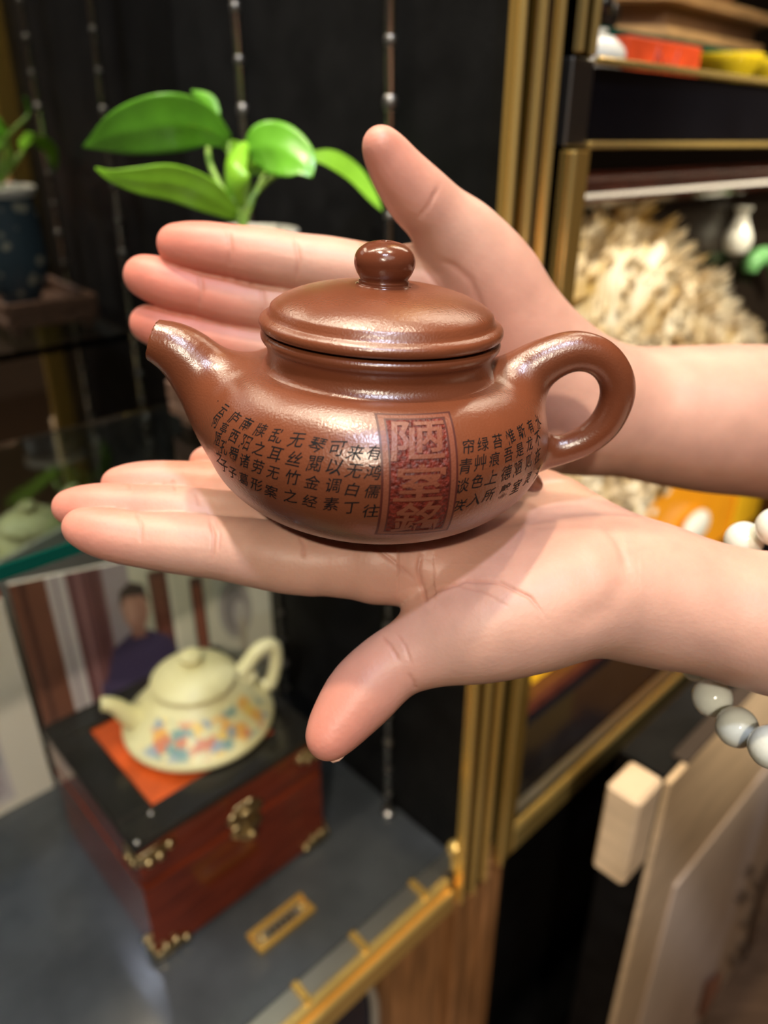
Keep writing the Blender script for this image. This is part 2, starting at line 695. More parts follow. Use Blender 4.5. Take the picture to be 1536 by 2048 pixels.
def fast_mesh(name, V, Q, m, parent=None, normals=None, cols=None):
    me = bpy.data.meshes.new(name)
    me.vertices.add(len(V))
    me.vertices.foreach_set('co', V.astype(np.float32).ravel())
    k = Q.shape[1]
    me.loops.add(Q.size)
    me.loops.foreach_set('vertex_index', Q.astype(np.int32).ravel())
    me.polygons.add(len(Q))
    me.polygons.foreach_set('loop_start', np.arange(0, Q.size, k, dtype=np.int32))
    me.update(calc_edges=True)
    me.polygons.foreach_set('use_smooth', np.ones(len(Q), bool))
    if cols is not None:
        at = me.color_attributes.new('col', 'FLOAT_COLOR', 'POINT')
        at.data.foreach_set('color', np.concatenate([cols, np.ones((len(V), 1))], 1).astype(np.float32).ravel())
    if normals is not None:
        me.normals_split_custom_set_from_vertices(normals.tolist())
    me.materials.append(m)
    o = bpy.data.objects.new(name, me)
    COL.objects.link(o)
    if parent:
        o.parent = parent
        o.matrix_parent_inverse = Matrix.Translation(-Vector(parent_loc(parent)))
    return o


# ------------------------------------------------------------------ the room shell
def struct(name, box, m):
    o = MB().box(*box).build(name, m)
    o['kind'] = 'structure'
    return o


ROOM = (-2.2, 2.6, -2.8, 0.80, -CAMZ, 1.30)
struct('floor', (ROOM[0], ROOM[1], ROOM[2], ROOM[3], -CAMZ - 0.05, -CAMZ), FLOORM)
struct('ceiling', (ROOM[0], ROOM[1], ROOM[2], ROOM[3], 1.30, 1.35), CEILM)
struct('wall_back', (ROOM[0], ROOM[1], 0.80, 0.85, -CAMZ, 1.30), WALLM)
struct('wall_front', (ROOM[0], ROOM[1], -2.85, -2.8, -CAMZ, 1.30), WALLM)
struct('wall_left', (-2.25, -2.2, ROOM[2], ROOM[3], -CAMZ, 1.30), WALLM)
struct('wall_right', (2.6, 2.65, ROOM[2], ROOM[3], -CAMZ, 1.30), WALLM)

# ------------------------------------------------------------------ left display bay: black side, tilted dark mirror at the back, glass-topped base
FZ = -0.619            # top of the lower shelf
BF = 0.292             # cabinet front plane
bay = empty('display_cabinet', W(-0.1, 0.5, -CAMZ), 'black display cabinet with mirrored back and grey glass base shelf, left of the brass post', 'cabinet')
MB().box(0.392, 0.404, BF, 0.76, FZ - 0.0205, 1.20, 0.002).build('side_panel', BLACK, bay)
TILT = math.tan(math.radians(1.3))
mb = MB()
zz = (FZ, 1.15)
bs = [0.683 - TILT * (z - 0.0) for z in zz]
v = [W(a, b + t, z) for a in (-0.75, 0.3915) for t in (0, 0.006) for z, b in zip(zz, bs)]
mb.add(v, [(0, 1, 3, 2), (4, 6, 7, 5), (0, 4, 5, 1), (2, 3, 7, 6), (0, 2, 6, 4), (1, 5, 7, 3)])
mb.build('mirror_back', MIRROR, bay)
MB().box(-0.75, 0.391, 0.300, 0.72, FZ - 0.03, FZ, 0.002).build('base_shelf', SHELFGL, bay)
MB().box(-0.75, 0.388, 0.300, 0.318, FZ, FZ + 0.005, 0.001).build('inner_strip', STEELD, bay)
MB().box(-0.75, 0.3645, 0.2925, 0.300, FZ - 0.008, FZ + 0.006, 0.002).box(-0.75, 0.3645, 0.287, 0.2925, FZ - 0.030, FZ - 0.004, 0.002).build('front_rail', GOLD, bay)
for a in (0.335, 0.262, 0.200, 0.14):
    MB().box(a - 0.0035, a + 0.0035, 0.296, 0.318, FZ + 0.005, FZ + 0.009, 0.001).build('rail_clip', GOLDS, bay)
MB().box(0.372, 0.385, 0.2925, 0.3030, FZ + 0.0005, FZ + 0.022, 0.002).ball(W(0.3785, 0.3015, FZ + 0.028), 0.0085).build('corner_finial', GOLD, bay, True)
MB().box(-0.75, 0.391, 0.74, 0.76, -CAMZ, FZ - 0.03).build('base_back', BLKGLOSS, bay)
MB().box(-0.75, 0.30, 0.33, 0.345, -CAMZ, FZ - 0.03).build('base_door', NAVY, bay)  # navy colour stands in for the reflection of a trouser leg
MB().box(0.30, 0.3712, 0.300, 0.345, -CAMZ, FZ - 0.031, 0.003).build('base_stile', WOODO, bay)
# added pale arch on the navy door, imitating the outline of a reflected leg
arc = [W(0.235 + 0.062 * math.cos(t), 0.326, FZ - 0.16 + 0.105 * math.sin(t)) for t in np.linspace(0, math.pi, 25)]
arc = [W(0.297, 0.326, -1.2)] + arc + [W(0.173, 0.326, -1.2)]
MB().tube(arc, 0.005, 8).build('leg_reflection_arch', PALEM, bay, True)
MB().box(-0.75, 0.404, BF, 0.76, 1.20, 1.24).build('top_panel', BLACK, bay)

# ------------------------------------------------------------------ the post between the bays
post = empty('corner_post', W(0.41, 0.30, -CAMZ), 'black upright post faced with two polished brass strips between the two cabinet bays', 'post')
MB().box(0.4045, 0.424, 0.296, 0.34, FZ - 0.01, 1.20, 0.001).build('core', BLKGLOSS, post)
s1 = MB().box(0.366, 0.4035, 0.284, 0.2915, FZ - 0.02, 1.20, 0.001).build('brass_strip', GOLDS, post)
MB().box(0.3655, 0.3695, 0.2805, 0.2845, FZ - 0.02, 1.20, 0.001).build('bead_edge', GOLD, s1)
MB().box(0.3805, 0.3860, 0.2795, 0.2845, FZ - 0.02, 1.20, 0.001).build('bead_edge', GOLD, s1)
MB().box(0.3995, 0.4035, 0.2805, 0.2845, FZ - 0.02, 1.20, 0.001).build('bead_edge', GOLD, s1)
MB().box(0.386, 0.3995, 0.2838, 0.2842, FZ - 0.02, 1.20).build('mirror_inlay', BRASSM, s1)
MB().box(0.3695, 0.3805, 0.2838, 0.2842, FZ - 0.02, 1.20).build('mirror_inlay', OLIVEM, s1)
s2 = MB().box(0.4245, 0.448, 0.284, 0.2915, FZ - 0.02, -0.004, 0.001).build('brass_strip', GOLDS, post)
MB().box(0.4245, 0.4285, 0.2805, 0.2845, FZ - 0.02, -0.004, 0.001).build('bead_edge', GOLD, s2)
MB().box(0.4245, 0.448, 0.288, 0.296, -0.002, 0.045, 0.001).build('grey_inset', STEELD, post)
MB().box(0.372, 0.398, 0.288, 0.33, -CAMZ, FZ - 0.0312, 0.003).box(0.4000, 0.4130, 0.291, 0.33, -CAMZ, FZ - 0.0312, 0.003).box(0.415, 0.425, 0.288, 0.33, -CAMZ, FZ - 0.0312, 0.003).build('wooden_foot', WOODO, post)

# ------------------------------------------------------------------ right display bay
rb = empty('display_cabinet', W(0.9, 0.5, -CAMZ), 'black display cabinet with brass framed windows and a black drawer band, right of the post', 'cabinet')
MB().box(0.4485, 0.456, 0.296, 0.76, -CAMZ, 1.20).build('side_panel', LACQ, rb)
MB().box(0.456, 1.9, 0.72, 0.74, -CAMZ, 1.20).build('back_panel', DKBOARD, rb)
MB().box(0.456, 1.9, 0.296, 0.72, FZ - 0.02, FZ - 0.001, 0.001).build('base_shelf', BLKGLOSS, rb)
MB().box(0.449, 1.9, 0.286, 0.2955, FZ - 0.027, FZ + 0.006, 0.003).build('lower_rail', GOLD, rb)
MB().box(0.456, 1.9, 0.298, 0.309, FZ - 0.001, FZ + 0.004, 0.001).build('inner_strip', STEELD, rb)
dr = MB().box(0.4485, 1.9, 0.290, 0.715, 0.001, 0.042, 0.001).build('drawer_band', BLKGLOSS, rb)
MB().box(0.4485, 1.9, 0.285, 0.2895, -0.0035, 0.001, 0.001).build('brass_bead', GOLD, dr)
MB().box(0.4485, 1.9, 0.285, 0.2895, 0.042, 0.0465, 0.001).build('brass_bead', GOLD, dr)
up = MB().box(0.4245, 0.4285, 0.2835, 0.2895, 0.0465, 1.20, 0.001).box(0.441, 0.4455, 0.2855, 0.2915, 0.0465, 1.20, 0.001).build('window_frame', GOLD, rb)
MB().box(0.4285, 0.441, 0.2885, 0.2905, 0.0465, 1.20).build('mirror_inlay', OLIVEM, up)
MB().box(0.4485, 1.9, 0.40, 0.42, -CAMZ, FZ - 0.03).build('base_back', BLACK, rb)
MB().box(0.4485, 1.9, 0.33, 0.40, -CAMZ, -CAMZ + 0.06).build('plinth', BLACK, rb)
MB().box(0.4255, 0.4485, 0.294, 0.40, -CAMZ, FZ - 0.0285, 0.002).build('base_side', WOODO, rb)
MB().box(0.4485, 1.9, BF, 0.76, 1.20, 1.24).build('top_panel', BLACK, rb)
gs = empty('glass_shelf', W(0.9, 0.5, 0.086), 'glass shelf inside the upper right window, under a tiered wooden stand', 'shelf')
MB().box(0.457, 1.6, 0.402, 0.70, 0.080, 0.086).build('pane', GLASS, gs)
MB().box(0.457, 1.6, 0.3995, 0.4015, 0.080, 0.086).build('front_edge', GLASSEDGE, gs)

# hanging chains and the glass shelf they carry
def hanger(a, b, label):
    t = empty('hanging_rail', W(a, b, FZ + 0.002), label, 'rail', 'shelf hangers')
    MB().tube([W(a, b, FZ + 0.004), W(a, b, 1.195)], 0.0036, 10).build('rod', STEEL, t, True)
    MB().tube([W(a, b, FZ + 0.0005), W(a, b, FZ + 0.006)], 0.007, 16).build('foot', STEEL, t, True)
    for i, z in enumerate(np.arange(FZ + 0.03, 1.15, 0.034)):
        big = i % 4 == 2
        MB().ball(W(a, b, z), 0.0050 if big else 0.0042, 12, (1, 1, 1.4)).build('knuckle', STEELK, t, True)


hanger(0.3775, 0.392, 'thin steel hanging rail with knuckles, in front of the black panel right of the plant')
hanger(0.3775, 0.560, 'thin steel hanging rail with knuckles, nearer the back mirror behind the plant')
gl = empty('glass_shelf', W(0.0, 0.5, -0.206), 'green edged glass shelf hung at mid height in the left cabinet, carrying the plant tray', 'shelf')
MB().box(-0.75, 0.370, 0.3815, 0.565, -0.206, -0.198).build('pane', GLASS, gl)
MB().box(-0.75, 0.370, 0.3795, 0.3813, -0.206, -0.198).build('front_edge', GLASSEDGE, gl)
# ------------------------------------------------------------------ the brown teapot
ROLL = math.radians(3.0)
TU = np.array([math.sin(ROLL), 0, math.cos(ROLL)])
TX = np.array([math.cos(ROLL), 0, -math.sin(ROLL)])
TY = np.array([0, 1.0, 0])
TM = onD(752, 870, 0.232)                 # axis point near the belly
ZB = (TM + TU * -0.0245)[2] - CAMZ        # height of the pot's base


def mm(prof):
    return [(r / 1000, h / 1000) for r, h in prof]


body_prof = [(0, -24.5)]
for h in np.linspace(-24.5, 4.0, 40):
    body_prof.append((52.5 * max(0, 1 - ((4.0 - h) / 30.0) ** 2.2) ** (1 / 2.2), h))
for a in np.linspace(0, math.pi / 2, 30)[1:]:
    body_prof.append((34.0 + 18.5 * math.cos(a), 4.0 + 18.5 * math.sin(a)))
body_prof.append((0, 22.5))
body_prof = np.array(mm(body_prof))


def lut_revolve(prof, rmax, h0, h1, st=0.0004):
    rs = np.arange(0, rmax, st)
    hs = np.arange(h0, h1, st)
    Q = np.stack(np.meshgrid(rs, hs, indexing='ij'), -1).reshape(-1, 2)
    d = np.full(len(Q), 9.0)
    ins = np.zeros(len(Q), bool)
    for a, b in zip(prof[:-1], prof[1:]):
        ab = b - a
        t = np.clip(((Q - a) @ ab) / (ab @ ab + 1e-15), 0, 1)
        d = np.minimum(d, np.linalg.norm(Q - a - t[:, None] * ab, axis=1))
        if a[1] != b[1]:
            c = ((a[1] > Q[:, 1]) != (b[1] > Q[:, 1]))
            x = a[0] + (Q[:, 1] - a[1]) / (b[1] - a[1]) * (b[0] - a[0])
            ins ^= c & (Q[:, 0] < x)
    d = np.where(ins, -d, d).reshape(len(rs), len(hs))
    dn = len(rs), len(hs)

    def fn(X):
        q = X - TM
        h = q @ TU
        r = np.sqrt((q @ TX) ** 2 + (q @ TY) ** 2)
        x = np.clip(r / st, 0, dn[0] - 1.001)
        y = np.clip((h - h0) / st, 0, dn[1] - 1.001)
        i, j = x.astype(int), y.astype(int)
        fx, fy = x - i, y - j
        return (d[i, j] * (1 - fx) * (1 - fy) + d[i + 1, j] * fx * (1 - fy) + d[i, j + 1] * (1 - fx) * fy + d[i + 1, j + 1] * fx * fy)
    return fn


sd_body = lut_revolve(body_prof, 0.13, -0.075, 0.09)
YP = TM[1]


def ychain(spec, Y, k=0.002, sub=3):
    P = [onY(u, v, Y if len(e) == 0 else e[0]) for (u, v, r, *e) in spec]
    return Chain(P, [s[2] / ppm(p) for s, p in zip(spec, P)], k, sub)


spout = ychain([(505, 850, 78), (455, 800, 74), (410, 752, 58), (377, 716, 48), (345, 694, 40), (312, 681, 31), (280, 668, 26)], YP, 0.003)
spout_in = ychain([(360, 700, 22), (312, 679, 21), (270, 663, 20)], YP, 0.002)
st_tip = onY(306, 678, YP)
st_n = onY(306 - 55, 678 - 20, YP) - st_tip
st_n /= np.linalg.norm(st_n)
handle = ychain([(1000, 790, 62), (1055, 745, 48), (1100, 717, 39), (1150, 702, 35), (1198, 713, 32), (1229, 748, 30), (1235, 792, 29.5),
                 (1212, 845, 28), (1172, 880, 26), (1126, 898, 25), (1085, 908, 26), (1045, 912, 28)], YP, 0.002)
nub = ychain([(1035, 945, 26), (1062, 964, 15), (1075, 972, 7)], YP + 0.004, 0.002)


def sd_spout(X):
    d = spout(X)
    d = np.maximum(d, (X - st_tip) @ st_n)
    return np.maximum(d, -spout_in(X))


def sd_handle(X):
    return np.minimum(handle(X), nub(X))


def sd_pot(X):
    b = sd_body(X)
    return smin(smin(b, sd_spout(X), 0.009), sd_handle(X), 0.007)


def build_pot():
    t = empty('teapot', TM + TU * -0.0245, 'glossy brown clay teapot with carved writing, resting on the open lower hand', 'teapot')
    g = Grid(TM + np.array([-0.076, -0.056, -0.030]), TM + np.array([0.088, 0.056, 0.036]), 0.0008)
    fld = g.full()
    for i in range(0, g.n[0], 40):        # slabs keep memory low
        X = np.stack(np.meshgrid(g.ax[0][i:i + 40], g.ax[1], g.ax[2], indexing='ij'), -1)
        d = sd_body(X)
        for fn, k, c in ((sd_spout, 0.009, spout), (sd_handle, 0.007, handle)):
            lo, hi = c.box(0.012)
            m = np.all((X > lo) & (X < hi), -1)
            if m.any():
                d[m] = smin(d[m], fn(X[m]), k)
        fld[i:i + 40] = d
    V, Q = surface_nets(fld, g)
    V = newton(sd_pot, V, 2)
    N = grad(sd_pot, V)
    C = V[Q].mean(1)
    ds, dh, db = sd_spout(C), sd_handle(C), sd_body(C)
    reg = np.zeros(len(Q), int)
    reg[(ds < db) & (ds < dh)] = 1
    reg[(dh < db) & (dh < ds)] = 2
    parts = []
    for k, nm in enumerate(('body', 'spout', 'handle')):
        q = Q[reg == k]
        u, inv = np.unique(q, return_inverse=True)
        parts.append(fast_mesh(nm, V[u], inv.reshape(q.shape), CLAY, t, N[u]))
    body = parts[0]
    neck = smoothprof(mm([(37.5, 21.6), (35.0, 22.6), (33.6, 24.2), (33.2, 26.2), (33.6, 28.2), (34.6, 29.6), (35.1, 30.6), (35.05, 31.6), (34.4, 32.3), (33.6, 32.6), (32.8, 32.7)]), 5)
    MB().lathe(neck + mm([(31.0, 32.6), (30.5, 24)]), TM, TX, TY, TU, 160).build('mouth_rim', CLAY, body, True)
    lid = mm([(30.0, 33.4), (34.2, 33.4)]) + smoothprof(mm([(34.4, 33.3), (35.1, 33.5), (35.5, 34.1), (35.55, 34.9), (35.3, 35.7), (34.7, 36.3), (33.9, 36.75), (33.3, 37.1), (32.7, 37.9)]), 5)
    dome = [(r, 37.0 + 8.9 * (1 - (r / 33.6) ** 2.5) ** 0.60) for r in list(np.linspace(32.2, 28, 8)) + list(np.linspace(27, 8.0, 20))]
    L = MB().lathe(lid + mm(dome) + mm([(7.0, 45.6), (0, 45.7)]), TM, TX, TY, TU, 160).build('lid', CLAY, t, True)
    knob = smoothprof(mm([(8.4, 45.3), (8.0, 45.9), (7.3, 46.2), (7.25, 46.9), (6.9, 47.2), (7.1, 47.8), (8.0, 49.3), (8.65, 51.4), (8.5, 53.4), (7.4, 55.3), (5.2, 56.8), (2.8, 57.5), (1.5, 57.6), (1.25, 57.3)]), 5)
    K = MB().lathe(knob + mm([(1.2, 54), (0, 54)]), TM, TX, TY, TU, 96).build('knob', CLAY_LID, L, True)

    # --- carved writing laid on the body
    def hit(u, v):
        r = ray(u, v)
        r = r / np.linalg.norm(r)
        p = C0 + r * 0.12
        for _ in range(60):
            p = p + r * float(sd_pot(p[None])[0]) * 0.9
        return p
    texts = [
        ('有鸿儒往', 749, 905, 742, 1022), ('来无白丁', 711, 905, 702, 1016), ('可以调素', 674, 897, 662, 1008), ('琴閱金经', 634, 890, 620, 1002),
        ('无丝竹之', 593, 880, 581, 992), ('乱耳无案', 554, 871, 542, 983), ('牍之劳形', 521, 860, 513, 970), ('南阳诸葛', 493, 848, 487, 958),
        ('庐西蜀子', 469, 836, 465, 946), ('云亭孔子', 447, 820, 448, 932), ('有何陋之', 428, 804, 438, 915),
        ('帘青谈咲', 937, 893, 919, 1011), ('绿艸色入', 966, 888, 950, 999), ('苔痕上所', 995, 882, 978, 990), ('惟吾德馨', 1021, 873, 1009, 982),
        ('斯是陋室', 1043, 863, 1033, 973), ('有龙则灵', 1061, 852, 1056, 957), ('水不在深', 1076, 843, 1075, 945)]
    rng = random.Random(4)
    mb = MB()
    for s, u0, v0, u1, v1 in texts:
        for i, ch in enumerate(s):
            q = i / (len(s) - 1)
            p = hit(u0 + (u1 - u0) * q, v0 + (v1 - v0) * q)
            v, f = glyph(ch)
            wrap(mb, v, f, p, 0.0040 * rng.uniform(0.92, 1.06), 0.00006, rng.uniform(-0.10, 0.10), 0.22, 1.0)
    mb.build('inscription', INK, body)

    # --- carved seal panel
    pl = hit(842, 960)
    W2, H2 = 0.0100, 0.0181
    e1, e2, nn = frame(pl)
    e2b = e2
    rows = 48
    cen = [pl]
    for sgn in (1, -1):                    # walk along the meridian
        p = pl.copy()
        out = []
        for i in range(rows):
            f1, f2, n_ = frame(p)
            p = newton(sd_body, (p + f2 * sgn * H2 / rows)[None], 3)[0]
            out.append(p)
        cen = (cen + out) if sgn == 1 else (out[::-1] + cen)

    def on_panel(x, y):                    # x, y in metres from the panel centre
        s = (y / H2 + 1) * rows
        i = int(min(max(s, 0), 2 * rows - 1))
        p = cen[i] + (cen[i + 1] - cen[i]) * (s - i)
        f1, f2, n_ = frame(p)
        ph = x / max(0.03, np.linalg.norm((p - TM) - TU * ((p - TM) @ TU)))
        q = p - TM
        h = q @ TU
        rad = q - TU * h
        ax = np.cross(TU, rad)
        return TM + TU * h + rad * math.cos(ph) + ax * math.sin(ph)

    def patch(x0, x1, y0, y1, nx, ny, off):
        v, f = [], []
        for j in range(ny + 1):
            for i in range(nx + 1):
                v.append(on_panel(x0 + (x1 - x0) * i / nx, y0 + (y1 - y0) * j / ny))
        v = newton(sd_body, np.array(v), 2)
        v = v + grad(sd_body, v) * off
        for j in range(ny):
            for i in range(nx):
                k = j * (nx + 1) + i
                f.append((k, k + 1, k + nx + 2, k + nx + 1))
        return list(v), f
    panel = MB().add(*patch(-W2, W2, -H2, H2, 24, 44, 0.00003)).build('seal_panel', SEALBG, body, True)
    g1 = MB()
    e = 0.0006
    for (a, b, c, d) in ((-W2, -W2 + e, -H2, H2), (W2 - e, W2, -H2, H2), (-W2, W2, -H2, -H2 + e), (-W2, W2, H2 - e, H2)):
        g1.add(*patch(a, b, c, d, 20 if b - a > 0.01 else 2, 40 if d - c > 0.01 else 2, 0.00007))
    w3, h3, e3 = W2 - 0.0020, H2 - 0.0017, 0.00045
    for (a, b, c, d) in ((-w3, -w3 + e3, -h3, h3), (w3 - e3, w3, -h3, h3), (-w3, w3, -h3, -h3 + e3), (-w3, w3, h3 - e3, h3)):
        g1.add(*patch(a, b, c, d, 20 if b - a > 0.01 else 2, 40 if d - c > 0.01 else 2, 0.00007))
    g1.build('groove', SEALLN, panel)
    g2 = MB()
    for (a, b, c, d) in ((-W2 + e, -w3, -H2 + e, H2 - e), (w3, W2 - e, -H2 + e, H2 - e), (-w3, w3, h3, H2 - e), (-w3, w3, -H2 + e, -h3)):
        g2.add(*patch(a, b, c, d, 20 if b - a > 0.01 else 2, 40 if d - c > 0.01 else 2, 0.00010))
    g2.build('border', SEALFG, panel, True)
    g3 = MB()
    for ch, y, sx, sy in (('陋', 0.0100, 0.0138, 0.0106), ('室', -0.0008, 0.0130, 0.0095), ('銘', -0.0112, 0.0124, 0.0108)):
        v, f = glyph(ch, 2)
        v = np.array(v)
        P = np.array([on_panel(q[0] * sx + 0.12 * q[1] * sy, y + q[1] * sy) for q in v])
        P = newton(sd_body, P, 2)
        P = P + grad(sd_body, P) * 0.00022
        g3.add(list(P), f)
    g3.build('carved_characters', SEALFG, panel)
    return t


def frame(p):
    n = grad(sd_body, p[None])[0]
    q = p - TM
    rad = q - TU * (q @ TU)
    e1 = np.cross(TU, rad)
    e1 /= np.linalg.norm(e1)
    e2 = np.cross(n, e1)
    e2 /= np.linalg.norm(e2)
    return e1, e2, n


GL = {}


def glyph(ch, sub=0):
    """outline of one character from Blender's built-in font, centred, unit size"""
    if (ch, sub) in GL:
        return GL[(ch, sub)]
    cu = bpy.data.curves.new('tmp', 'FONT')
    cu.body = ch
    cu.size = 1.0
    cu.resolution_u = 2
    cu.offset = 0.006 if sub == 0 else 0.015
    o = bpy.data.objects.new('tmp', cu)
    COL.objects.link(o)
    dg = bpy.context.evaluated_depsgraph_get()
    me = o.evaluated_get(dg).to_mesh()
    v = np.array([tuple(x.co) for x in me.vertices])[:, :2]
    f = [tuple(p.vertices) for p in me.polygons]
    o.evaluated_get(dg).to_mesh_clear()
    bpy.data.objects.remove(o)
    bpy.data.curves.remove(cu)
    c = (v.max(0) + v.min(0)) / 2
    v = (v - c) / max((v.max(0) - v.min(0)).max(), 1e-6)
    if sub:
        import bmesh
        bm = bmesh.new()
        vs = [bm.verts.new((q[0], q[1], 0)) for q in v]
        for t in f:
            try:
                bm.faces.new([vs[i] for i in t])
            except ValueError:
                pass
        for _ in range(sub):
            es = [e for e in bm.edges if e.calc_length() > 0.09]
            if es:
                bmesh.ops.subdivide_edges(bm, edges=es, cuts=1)
        bmesh.ops.triangulate(bm, faces=bm.faces[:])
        bm.verts.index_update()
        v = np.array([tuple(q.co) for q in bm.verts])[:, :2]
        f = [tuple(q.index for q in p.verts) for p in bm.faces]
        bm.free()
    GL[(ch, sub)] = (v, f)
    return v, f


def wrap(mb, v, f, p, size, off, rot, slant, asp):
    e1, e2, n = frame(p)
    c, s = math.cos(rot), math.sin(rot)
    x = v[:, 0] * asp + slant * v[:, 1]
    y = v[:, 1] + 0.05 * v[:, 0]
    P = p + np.outer((x * c - y * s) * size, e1) + np.outer((x * s + y * c) * size, e2)
    P = newton(sd_body, P, 1)
    P = P + grad(sd_body, P) * off
    mb.add(list(P), f)


build_pot()
# ------------------------------------------------------------------ the person's two arms
def zc(pts, k=0.002, sub=3):
    """chain from (x, y, dz, r): dz relative to the pot base"""
    return Chain([np.array([x, y, CAMZ + ZB + z]) for x, y, z, r in pts], [p[3] for p in pts], k, sub)


def zl(u, v, dz):
    P = onZ(u, v, ZB + dz)
    return (P[0], P[1], dz)


SK_A = np.array([0.55, 0.315, 0.24])      # palm
SK_R = np.array([0.58, 0.19, 0.135])      # flushed tips
SK_C = np.array([0.50, 0.22, 0.16])      # creases


GAP = 0.0006


def build_arm(name, palm, fingers, creases, flush, h, lo, hi, parent, label, kpalm=0.012, kf=0.009, thumbk=0.010):
    g = Grid(lo, hi, h)
    pf = g.full(0.2)
    for c in palm:
        sl, X = g.sub(*c.box(kpalm + 4 * h))
        pf[sl] = smin(pf[sl], c(X), kpalm)
    fld = pf.copy()
    for i, c in enumerate(fingers):
        k = thumbk if i == 0 else kf
        sl, X = g.sub(*c.box(k + 4 * h))
        fld[sl] = np.minimum(fld[sl], smin(pf[sl], c(X), k))
    # flesh gives way where the teapot rests on it
    sl, X = g.sub(TM + np.array([-0.06, -0.06, -0.03]), TM + np.array([0.06, 0.06, 0.03]))
    if X.size:
        fld[sl] = np.maximum(fld[sl], GAP - sd_body(X))

    def fn(X):
        p = np.full(X.shape[:-1], 0.2)
        for c in palm:
            p = smin(p, c(X), kpalm)
        d = p
        for i, c in enumerate(fingers):
            d = np.minimum(d, smin(p, c(X), thumbk if i == 0 else kf))
        m = np.all(np.abs(X - TM) < 0.075, -1)
        if m.any():
            d[m] = np.maximum(d[m], GAP - sd_body(X[m]))
        return d
    V, Q = surface_nets(fld, g)
    # light fairing so that the fields blend like flesh
    V = newton(fn, V, 1)
    V, Q = subdivide(V, Q)
    nb = len(V)
    E = np.concatenate([Q[:, [i, (i + 1) % 4]] for i in range(4)])
    deg = np.bincount(E.ravel(), minlength=nb)[:, None].astype(float)
    for _ in range(6):
        acc = np.zeros_like(V)
        for ax in range(3):
            acc[:, ax] = np.bincount(E[:, 0], V[E[:, 1], ax], nb) + np.bincount(E[:, 1], V[E[:, 0], ax], nb)
        V = V * 0.4 + 0.6 * acc / deg
    N = np.zeros_like(V)
    fnrm = np.cross(V[Q[:, 2]] - V[Q[:, 0]], V[Q[:, 3]] - V[Q[:, 1]])
    for i in range(4):
        for ax in range(3):
            N[:, ax] += np.bincount(Q[:, i], fnrm[:, ax], nb)
    N /= np.linalg.norm(N, axis=1)[:, None] + 1e-12
    col = np.tile(SK_A, (nb, 1))
    for P, R, a in flush:
        d = np.linalg.norm(V - P, axis=1)
        k = (np.clip(1 - d / R, 0, 1) ** 1.0 * a)[:, None]
        col = col * (1 - k) + SK_R * k
    uv = proj(V)
    face = np.einsum('ij,ij->i', N, C0 - V) > 0
    for pts, wd, dep, dark in creases:
        if wd < 15:
            dep, dark = dep * 1.25, min(0.8, dark * 1.4)
        pts = np.array(pts, float)
        lo2, hi2 = pts.min(0) - 30, pts.max(0) + 30
        m = face & np.all((uv > lo2) & (uv < hi2), 1)
        iu = np.where(m)[0]
        q = uv[iu]
        d = np.full(len(iu), 1e9)
        taper = np.ones(len(iu))
        for i, (a, b) in enumerate(zip(pts[:-1], pts[1:])):
            ab = b - a
            t = np.clip((q - a) @ ab / (ab @ ab), 0, 1)
            e = np.linalg.norm(q - a - t[:, None] * ab, axis=1)
            nearer = e < d
            d = np.where(nearer, e, d)
            s = (i + t) / (len(pts) - 1)
            taper = np.where(nearer, np.clip(np.minimum(s, 1 - s) * 5, 0.15, 1), taper)
        wgt = np.exp(-(d / wd) ** 2) * taper
        V[iu] -= N[iu] * (wgt * dep)[:, None]
        k = (wgt * dark)[:, None]
        col[iu] = col[iu] * (1 - k) + SK_C * k
    return fast_mesh(name, V, Q, SKIN, parent, None, col), fn


def nail(parent, c, tip, up, wd, ln, r):
    """curved plate on the back of a fingertip: c centre, tip direction, up outward"""
    tip = tip / np.linalg.norm(tip)
    up = up - tip * (up @ tip)
    up /= np.linalg.norm(up)
    sd = np.cross(tip, up)
    v, f = [], []
    nu, nv = 8, 10
    for lay in (0, 1):
        for j in range(nv + 1):
            t = j / nv
            ww = wd * (1 - 0.10 * (1 - t) ** 2) * math.sqrt(max(0.02, 1 - max(0, (t - 0.7) / 0.32) ** 2))
            for i in range(nu + 1):
                s = (i / nu - 0.5) * 2
                a = s * ww / r
                v.append(c + tip * (t - 0.5) * ln + sd * math.sin(a) * r + up * (math.cos(a) * r - r + 0.0006 - 0.0009 * lay - 0.0012 * t * t))
    L = (nu + 1) * (nv + 1)
    for j in range(nv):
        for i in range(nu):
            k = j * (nu + 1) + i
            f.append((k, k + 1, k + nu + 2, k + nu + 1))
            f.append((L + k, L + k + nu + 1, L + k + nu + 2, L + k + 1))
    rim = [i for i in range(nu + 1)] + [j * (nu + 1) + nu for j in range(1, nv + 1)] + [nv * (nu + 1) + i for i in range(nu - 1, -1, -1)] + [j * (nu + 1) for j in range(nv - 1, 0, -1)]
    for a, b in zip(rim, rim[1:] + rim[:1]):
        f.append((a, L + a, L + b, b))
    return link('fingernail', v, f, NAIL, parent)


